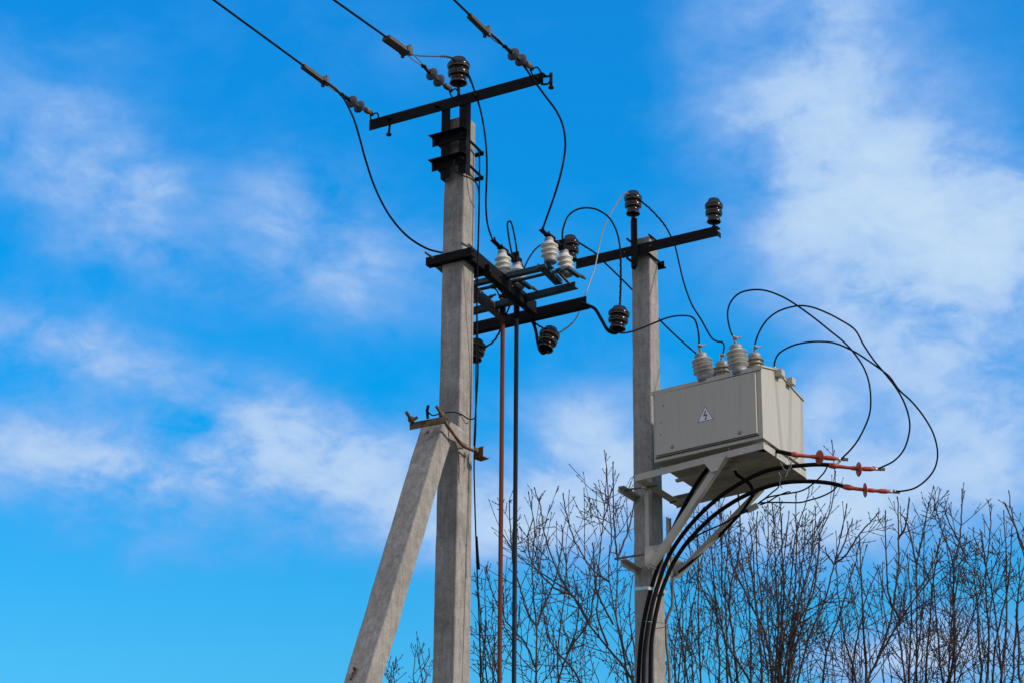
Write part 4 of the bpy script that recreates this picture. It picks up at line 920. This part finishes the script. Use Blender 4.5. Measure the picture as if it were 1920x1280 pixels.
tree('bare tree hugging the left side of the transformer pole, taller than its neighbours', 24.0, [[(1190, 1300), (1183, 1256), (1165, 1197), (1148, 1120), (1141, 1060), (1147, 1004), (1140, 930), (1136, 852)],
     [(1143, 1090), (1125, 1078), (1106, 1060), (1079, 1016), (1063, 965), (1056, 927)], [(1158, 1045), (1153, 1000), (1150, 940), (1150, 868)], [(1158, 1045), (1172, 1010), (1183, 975), (1188, 942)],
     [(1180, 1300), (1170, 1230), (1155, 1150), (1158, 1090), (1157, 1045)], [(1195, 1300), (1190, 1220), (1180, 1150), (1186, 1080)], [(1150, 1170), (1120, 1110), (1115, 1070), (1112, 1020)]], r0=.015, dens=1.1)
tree('bare tree directly right of the transformer pole, behind the curving cables', 25.5, [[(1294, 1300), (1280, 1215), (1268, 1139), (1262, 1089), (1264, 1050)], [(1315, 1300), (1310, 1179), (1309, 1046), (1304, 985), (1298, 950)],
     [(1300, 1300), (1296, 1230), (1275, 1170), (1284, 1110), (1290, 1070)], [(1270, 1300), (1264, 1240), (1268, 1190), (1275, 1150)], rl(1285, 1330, 1000, -8), rl(1268, 1280, 1060, 4)], r0=.014, dens=1.1)
tree('bare tree with a pale stem behind the rear strut of the bracket', 24.8, [[(1376, 1300), (1360, 1211), (1354, 1179), (1318, 1105), (1300, 1060), (1290, 1010)], [(1385, 1300), (1374, 1192), (1366, 1136), (1353, 1099), (1353, 1020), (1346, 925)],
     [(1366, 1136), (1372, 1090), (1385, 1040), (1388, 985), (1384, 930)], rl(1350, 1325, 960, 6), rl(1365, 1368, 960, -6), [(1420, 1300), (1385, 1240), (1360, 1200), (1350, 1150), (1340, 1110)]], r0=.015, dens=1.1)
tree('bare tree below the small junction box, its stem leaning left', 26.5, [[(1453, 1300), (1435, 1190), (1408, 1134), (1374, 1057), (1360, 1006), (1350, 961)], [(1440, 1250), (1425, 1180), (1415, 1100), (1412, 1030), (1405, 980)], [(1425, 1180), (1428, 1120), (1420, 1060), (1418, 1000), (1420, 962)],
     rl(1430, 1398, 1010, 5), rl(1445, 1440, 940, -4), rl(1410, 1385, 1000, 8)], r0=.014, dens=1.1)
tree('densest bare tree, a sheaf of reddish stems under the cable ends', 23.6, [[(1461, 1300), (1466, 1220), (1478, 1140), (1485, 1060), (1492, 1000), (1512, 940), (1517, 915)], [(1465, 1300), (1480, 1210), (1500, 1120), (1520, 1050), (1528, 985), (1529, 950)],
     [(1470, 1300), (1490, 1220), (1515, 1130), (1535, 1040), (1538, 1000), (1555, 960), (1566, 905), (1560, 828)], [(1458, 1300), (1462, 1210), (1470, 1120), (1467, 1040), (1464, 970), (1462, 935)], rl(1468, 1495, 925, 10), rl(1463, 1482, 960, -6), rl(1475, 1510, 965, 8), rl(1455, 1450, 945, 5),
     [(1480, 1210), (1500, 1160), (1525, 1110), (1534, 1040), (1536, 1000)], rl(1478, 1528, 1030, -8)], r0=.015, dens=1.1)
tree('bare tree standing apart under the lowest red cable end, with forked open crown', 25.0, [[(1490, 1300), (1515, 1200), (1545, 1130), (1564, 1057), (1575, 1010), (1583, 975), (1588, 946)], [(1564, 1057), (1585, 1040), (1605, 1010), (1622, 988), (1638, 972), (1647, 961)], [(1564, 1057), (1582, 1020), (1592, 990), (1598, 978)],
     [(1564, 1057), (1553, 1042), (1547, 1028)], [(1540, 1300), (1550, 1220), (1575, 1150), (1590, 1095), (1605, 1050), (1612, 1008)]], r0=.013, dens=.9)
tree('bare tree with a long diagonal limb in the middle of the right-hand thicket', 24.2, [[(1625, 1300), (1632, 1262), (1680, 1175), (1720, 1115), (1750, 1080), (1775, 1060)], [(1625, 1300), (1622, 1220), (1618, 1150), (1615, 1080), (1612, 1010)], [(1690, 1165), (1668, 1120), (1662, 1060), (1660, 960)],
     [(1640, 1250), (1668, 1170), (1678, 1110), (1685, 1050), (1684, 1000), (1684, 934)], [(1684, 1010), (1697, 985), (1705, 934)], rl(1610, 1570, 1060, -10), rl(1600, 1640, 1075, -10)], r0=.018, dens=1.0)
tree('bare tree with a straight dark stem left of the right-hand clump', 25.0, [[(1718, 1300), (1719, 1200), (1719, 1100), (1719, 1060), (1730, 1000), (1740, 950), (1749, 915)], [(1719, 1062), (1708, 1010), (1698, 975), (1688, 962)], [(1700, 1300), (1690, 1220), (1676, 1150), (1655, 1100), (1648, 1065)],
     rl(1712, 1735, 1000, 6), rl(1735, 1768, 985, -6), rl(1705, 1700, 1040, 5), [(1719, 1110), (1735, 1085), (1752, 1050), (1762, 1010)]], r0=.015, dens=1.0)
tree('bare tree with two crossing leaders near the right edge thicket', 24.4, [[(1775, 1300), (1790, 1210), (1788, 1120), (1786, 1050), (1765, 990), (1750, 932)], [(1786, 1060), (1800, 1010), (1803, 960), (1804, 918)], [(1765, 1300), (1800, 1220), (1835, 1120), (1850, 1060), (1857, 990), (1859, 946)],
     rl(1780, 1812, 1010, -8), rl(1790, 1772, 1010, 6), [(1810, 1040), (1790, 1000), (1772, 962)], rl(1770, 1745, 1030, -5)], r0=.015, dens=1.0)
tree('bare tree at the right edge of the view with tall spreading tips', 24.0, [[(1880, 1300), (1872, 1200), (1860, 1110), (1845, 1050), (1828, 1010), (1825, 992)], [(1860, 1300), (1868, 1200), (1890, 1100), (1895, 1040), (1897, 990)], [(1930, 1300), (1925, 1200), (1930, 1080), (1910, 1010), (1895, 950), (1893, 922)],
     [(1925, 1040), (1905, 990), (1885, 945)], rl(1900, 1940, 960, -8), rl(1850, 1842, 1000, 5), rl(1875, 1880, 960, 8), rl(1915, 1912, 1050, -6), rl(1840, 1822, 1070, 5)], r0=.015, dens=1.1)
for lab, x0, x1, Yt, k in (('fine bare sapling filling the gap behind the densest stems', 1400, 1530, 28.5, 8), ('fine bare sapling low between the forked tree and the diagonal limb', 1540, 1660, 28.0, 8),
                           ('fine bare sapling low in the right-hand thicket behind the straight stem', 1670, 1790, 28.8, 9), ('fine bare sapling low at the far right edge of the thicket', 1800, 1930, 28.2, 9),
                           ('fine bare sapling low behind the cable bundle on the transformer pole', 1245, 1390, 28.4, 9), ('fine bare sapling low between the dark pipe and the transformer pole', 960, 1180, 28.0, 7)):
    ls = []
    for i in range(k):
        xa = x0+(x1-x0)*(i+.5)/k+rnd.uniform(-8, 8); ls.append(rl(xa, xa+rnd.uniform(-35, 35), rnd.uniform(1060, 1200) if x0 > 1000 else rnd.uniform(1120, 1220), rnd.uniform(-10, 10)))
    tree(lab, Yt, ls, r0=.0065, dens=.75)
